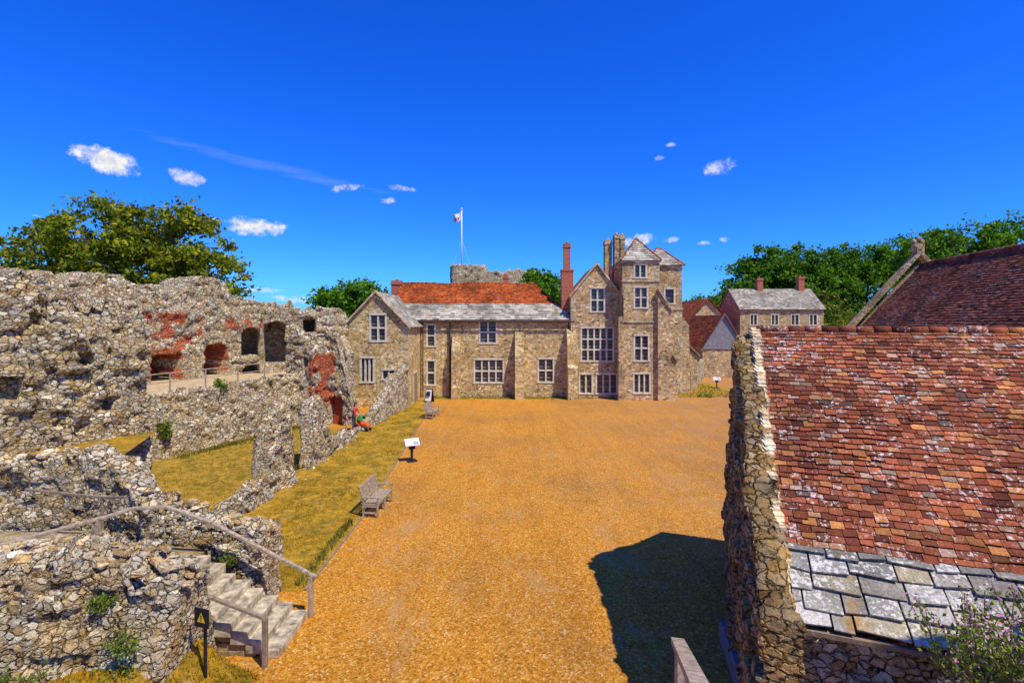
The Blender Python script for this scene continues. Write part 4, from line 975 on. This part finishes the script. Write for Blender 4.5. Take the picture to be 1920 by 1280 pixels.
# ================================================================== STREET FURNITURE
def bench(x,y,rot):
    e=empty('wooden_garden_bench');bm=bmesh.new();Ln=1.55
    for i in range(6): box(bm,-.22+i*.085,-.155+i*.085,-Ln/2,Ln/2,.42,.445)
    for s in (-Ln/2,-.02,Ln/2-.06):
        box(bm,.22,.28,s,s+.06,0,.62 if abs(s)>.1 else .42)
        beam(bm,(-.22,s+.03,0),(-.22,s+.03,.44),.06,.06);beam(bm,(-.22,s+.03,.44),(-.36,s+.03,.95),.06,.05)
        beam(bm,(-.22,s+.03,.37),(.25,s+.03,.37),.05,.08)
        if abs(s)>.1: beam(bm,(-.3,s+.03,.65),(.3,s+.03,.64),.07,.04)
        beam(bm,(-.22,s+.03,.14),(.25,s+.03,.14),.04,.05)
    beam(bm,(-.36,-Ln/2,.94),(-.36,Ln/2,.94),.05,.09);beam(bm,(-.24,-Ln/2,.52),(-.24,Ln/2,.52),.04,.06)
    for i in range(17):
        yy=-Ln/2+.08+i*(Ln-.16)/16;beam(bm,(-.245,yy,.53),(-.355,yy,.92),.045,.015)
    box(bm,-.2,-.17,-Ln/2,Ln/2,.34,.4);box(bm,.22,.25,-Ln/2,Ln/2,.34,.4)
    from_bm('slats_and_frame',bm,[M_woodl],e);e.location=(x,y,.015);e.rotation_euler=(0,0,rot);return e
bench(-4.62,17.6,math.radians(-4));bench(-5.35,34.3,math.radians(-6))
def lectern(x,y,rot,s=1):
    e=empty('information_lectern');bm=bmesh.new();box(bm,-.05,.05,-.05,.05,0,.8*s);box(bm,-.22,.22,-.22,.22,0,.04);beam(bm,(0,-.05,.55*s),(0,.0,.85*s),.3,.06);from_bm('post',bm,[M_black],e)
    bm=bmesh.new();t=math.radians(38);para(bm,(-.33,-.22,.74*s),(.66,0,0),(0,.42*math.cos(t),.42*math.sin(t)),(0,-.03*math.sin(t),.03*math.cos(t)));from_bm('panel',bm,[M_white],e)
    bm=bmesh.new()
    for k in range(5):
        f0=.08+k*.17;p=lambda a,f:Vector((a,-.22+.42*math.cos(t)*f,.74*s+.42*math.sin(t)*f))+Vector((0,-math.sin(t),math.cos(t)))*.034
        bm.faces.new([bm.verts.new(p(a,f)) for a,f in ((-.28,f0),(-.02 if k<3 else .28,f0),(-.02 if k<3 else .28,f0+.06),(-.28,f0+.06))])
    bm.faces.new([bm.verts.new(p(a,f)) for a,f in ((.04,.08),(.28,.08),(.28,.5),(.04,.5))])
    from_bm('panel_print',bm,[simple('print_grey',(.35,.36,.34),.7,.3,20)],e)
    e.location=(x,y,.012);e.rotation_euler=(0,0,rot)
lectern(-4.62,23.6,math.radians(25));lectern(19.6,49.,math.radians(-20),1)
e=empty('a_frame_sign');bm=bmesh.new();beam(bm,(0,-.25,0),(0,0,1.05),.6,.03);beam(bm,(0,.25,0),(0,0,1.05),.6,.03);from_bm('frame',bm,[M_black],e)
bm=bmesh.new();beam(bm,(0,-.248,.12),(0,-.035,.98),.48,.04);from_bm('poster',bm,[M_white],e);bm=bmesh.new();beam(bm,(0,-.247,.5),(0,-.16,.85),.3,.05);from_bm('poster_print',bm,[M_black],e);e.location=(-6.55,40.6,.01);e.rotation_euler=(0,0,-.3)

# ================================================================== PEOPLE
def person(name,loc,rot,sc,cloth,legs,hairc,bend=0.,skirt=False):
    e=empty(name)
    Vv=[];Ed=[];Rr_=[]
    def v(p,r_): Vv.append(p);Rr_.append(r_);return len(Vv)-1
    pel=v((0,0,.95),(.15,.12));a=v((0,bend*.3,1.12),(.125,.10));c=v((0,bend*.8,1.32),(.16,.11));n0=v((0,bend*1.05,1.46),(.07,.06));n1=v((0,bend*1.25,1.55),(.055,.055))
    h1=v((0,bend*1.4+.015,1.63),(.075,.09));h2=v((0,bend*1.5,1.70),(.078,.092));h3=v((0,bend*1.5,1.76),(.05,.06))
    Ed+= [(pel,a),(a,c),(c,n0),(n0,n1),(n1,h1),(h1,h2),(h2,h3)]
    for s in (-1,1):
        hp=v((s*.10,0,.88),(.10,.10));kn=v((s*.11,.04,.50),(.065,.065));an=v((s*.11,-.02,.09),(.04,.045));ft=v((s*.12,.14,.03),(.04,.03))
        Ed+=[(pel,hp),(hp,kn),(kn,an),(an,ft)]
        sh=v((s*.19,bend*.95,1.41),(.065,.065));el=v((s*.25,bend+.10,1.15),(.042,.042));wr=v((s*.20,bend+.33,1.05),(.028,.028));pa=v((s*.19,bend+.40,1.03),(.035,.018))
        Ed+=[(c,sh),(sh,el),(el,wr),(wr,pa)]
        for k in range(4):
            f1=v((s*(.165+.018*k),bend+.45,1.02),(.009,.009));f2=v((s*(.165+.018*k),bend+.475-.004*abs(k-1),.995),(.008,.008));Ed+=[(pa,f1),(f1,f2)]
        t1=v((s*.155,bend+.39,1.01),(.01,.01));t2=v((s*.15,bend+.43,.99),(.009,.009));Ed+=[(pa,t1),(t1,t2)]
    me=bpy.data.meshes.new(name+'_body');me.from_pydata(Vv,Ed,[])
    m,nt,b=newmat(name+'_skin_and_clothes');co=coords(nt);s_=N(nt,'ShaderNodeSeparateXYZ');nt.links.new(co,s_.inputs[0])
    skin=(.55,.32,.22);zz=math_(nt,'DIVIDE',s_.outputs[2],2.)
    cr=ramp(nt,zz,[(0,(.05,.04,.04)),(.035,skin if skirt else legs),(.25 if skirt else .44,legs),(.47,cloth),(.74,skin)],'CONSTANT')
    nt.links.new(mixc(nt,cr.outputs[0],skin,math_(nt,'GREATER_THAN',s_.outputs[1],bend+.16)),b.inputs['Base Color'])
    o=obj('body',me,[m],e)
    sk=o.modifiers.new('skin','SKIN')
    for i,rr in enumerate(Rr_): me.skin_vertices[0].data[i].radius=rr
    me.skin_vertices[0].data[0].use_root=True
    o.modifiers.new('s','SUBSURF').levels=2;o.modifiers['s'].render_levels=2;sk.use_smooth_shade=True
    hm=simple(name+'_hair',hairc,.7,.2);hy_=bend*1.5
    bm=bmesh.new();bmesh.ops.create_uvsphere(bm,u_segments=14,v_segments=10,radius=1,matrix=Matrix.Translation((0,hy_-.02,1.735))@Matrix.Diagonal((.092,.105,.085,1)))
    bmesh.ops.create_uvsphere(bm,u_segments=10,v_segments=8,radius=1,matrix=Matrix.Translation((0,hy_-.085,1.64))@Matrix.Diagonal((.075,.045,.12,1)));from_bm('hair',bm,[hm],e,True)
    bm=bmesh.new()
    for s in (-1,1): bmesh.ops.create_uvsphere(bm,u_segments=8,v_segments=6,radius=.012,matrix=Matrix.Translation((s*.03,hy_+.088,1.675)))
    box(bm,-.022,.022,hy_+.085,hy_+.094,1.605,1.613);from_bm('eyes_and_mouth',bm,[M_black],e)
    bm=bmesh.new();prism(bm,[(-.014,hy_+.085,1.63),(.014,hy_+.085,1.63),(0,hy_+.085,1.675)],(0,.022,-.005))
    for s in (-1,1): bmesh.ops.create_uvsphere(bm,u_segments=8,v_segments=6,radius=1,matrix=Matrix.Translation((s*.085,hy_,1.665))@Matrix.Diagonal((.012,.02,.032,1)))
    from_bm('nose_and_ears',bm,[simple(name+'_face_skin',skin,.6,.05)],e,True)
    e.location=loc;e.rotation_euler=(0,0,rot);e.scale=(sc,sc,sc);return e
person('woman_with_pushchair',(-9.3,30.1,.01),math.radians(-100),.93,(.50,.07,.06),(.10,.09,.12),(.08,.04,.02),bend=.10)
person('child_standing',(-9.65,29.8,.01),math.radians(-60),.58,(.60,.20,.16),(.5,.4,.3),(.12,.06,.02),bend=.04,skirt=True)
pc=empty('pushchair');bm=bmesh.new()
prism(bm,[(-.24,-.25,.35),(-.24,.3,.38),(-.24,.42,.30),(-.24,.45,.36),(-.24,.28,.55),(-.24,-.05,.52),(-.24,-.3,.85),(-.24,-.38,.8)],(.48,0,0));from_bm('seat',bm,[simple('orange_fabric',(.70,.10,.015),.8,.15)],pc)
bm=bmesh.new();bmesh.ops.create_uvsphere(bm,u_segments=14,v_segments=10,radius=.32,matrix=Matrix.Translation((0,-.12,.78)))
bmesh.ops.delete(bm,geom=[v for v in bm.verts if v.co.z<.74 or v.co.y>.08],context='VERTS');from_bm('hood',bm,[simple('green_fabric',(.04,.25,.06),.8,.15)],pc,True)
bm=bmesh.new()
for s in (-.25,.25):
    tube(bm,(s,-.62,1.0),(s,-.3,.75),.014,.014,6);tube(bm,(s,-.3,.75),(s,.4,.12),.014,.014,6);tube(bm,(s,.1,.4),(s,-.35,.12),.014,.014,6)
    for y_ in (.4,-.35):
        bmesh.ops.create_cone(bm,cap_ends=True,segments=16,radius1=.11,radius2=.11,depth=.04,matrix=Matrix.Translation((s,y_,.11))@Matrix.Rotation(math.pi/2,4,'Y'))
tube(bm,(-.25,-.62,1.0),(.25,-.62,1.0),.016,.016,6);from_bm('frame_and_wheels',bm,[M_black],pc);pc.location=(-8.72,30.0,.01);pc.rotation_euler=(0,0,math.radians(-100));pc.scale=(.85,.85,.85)
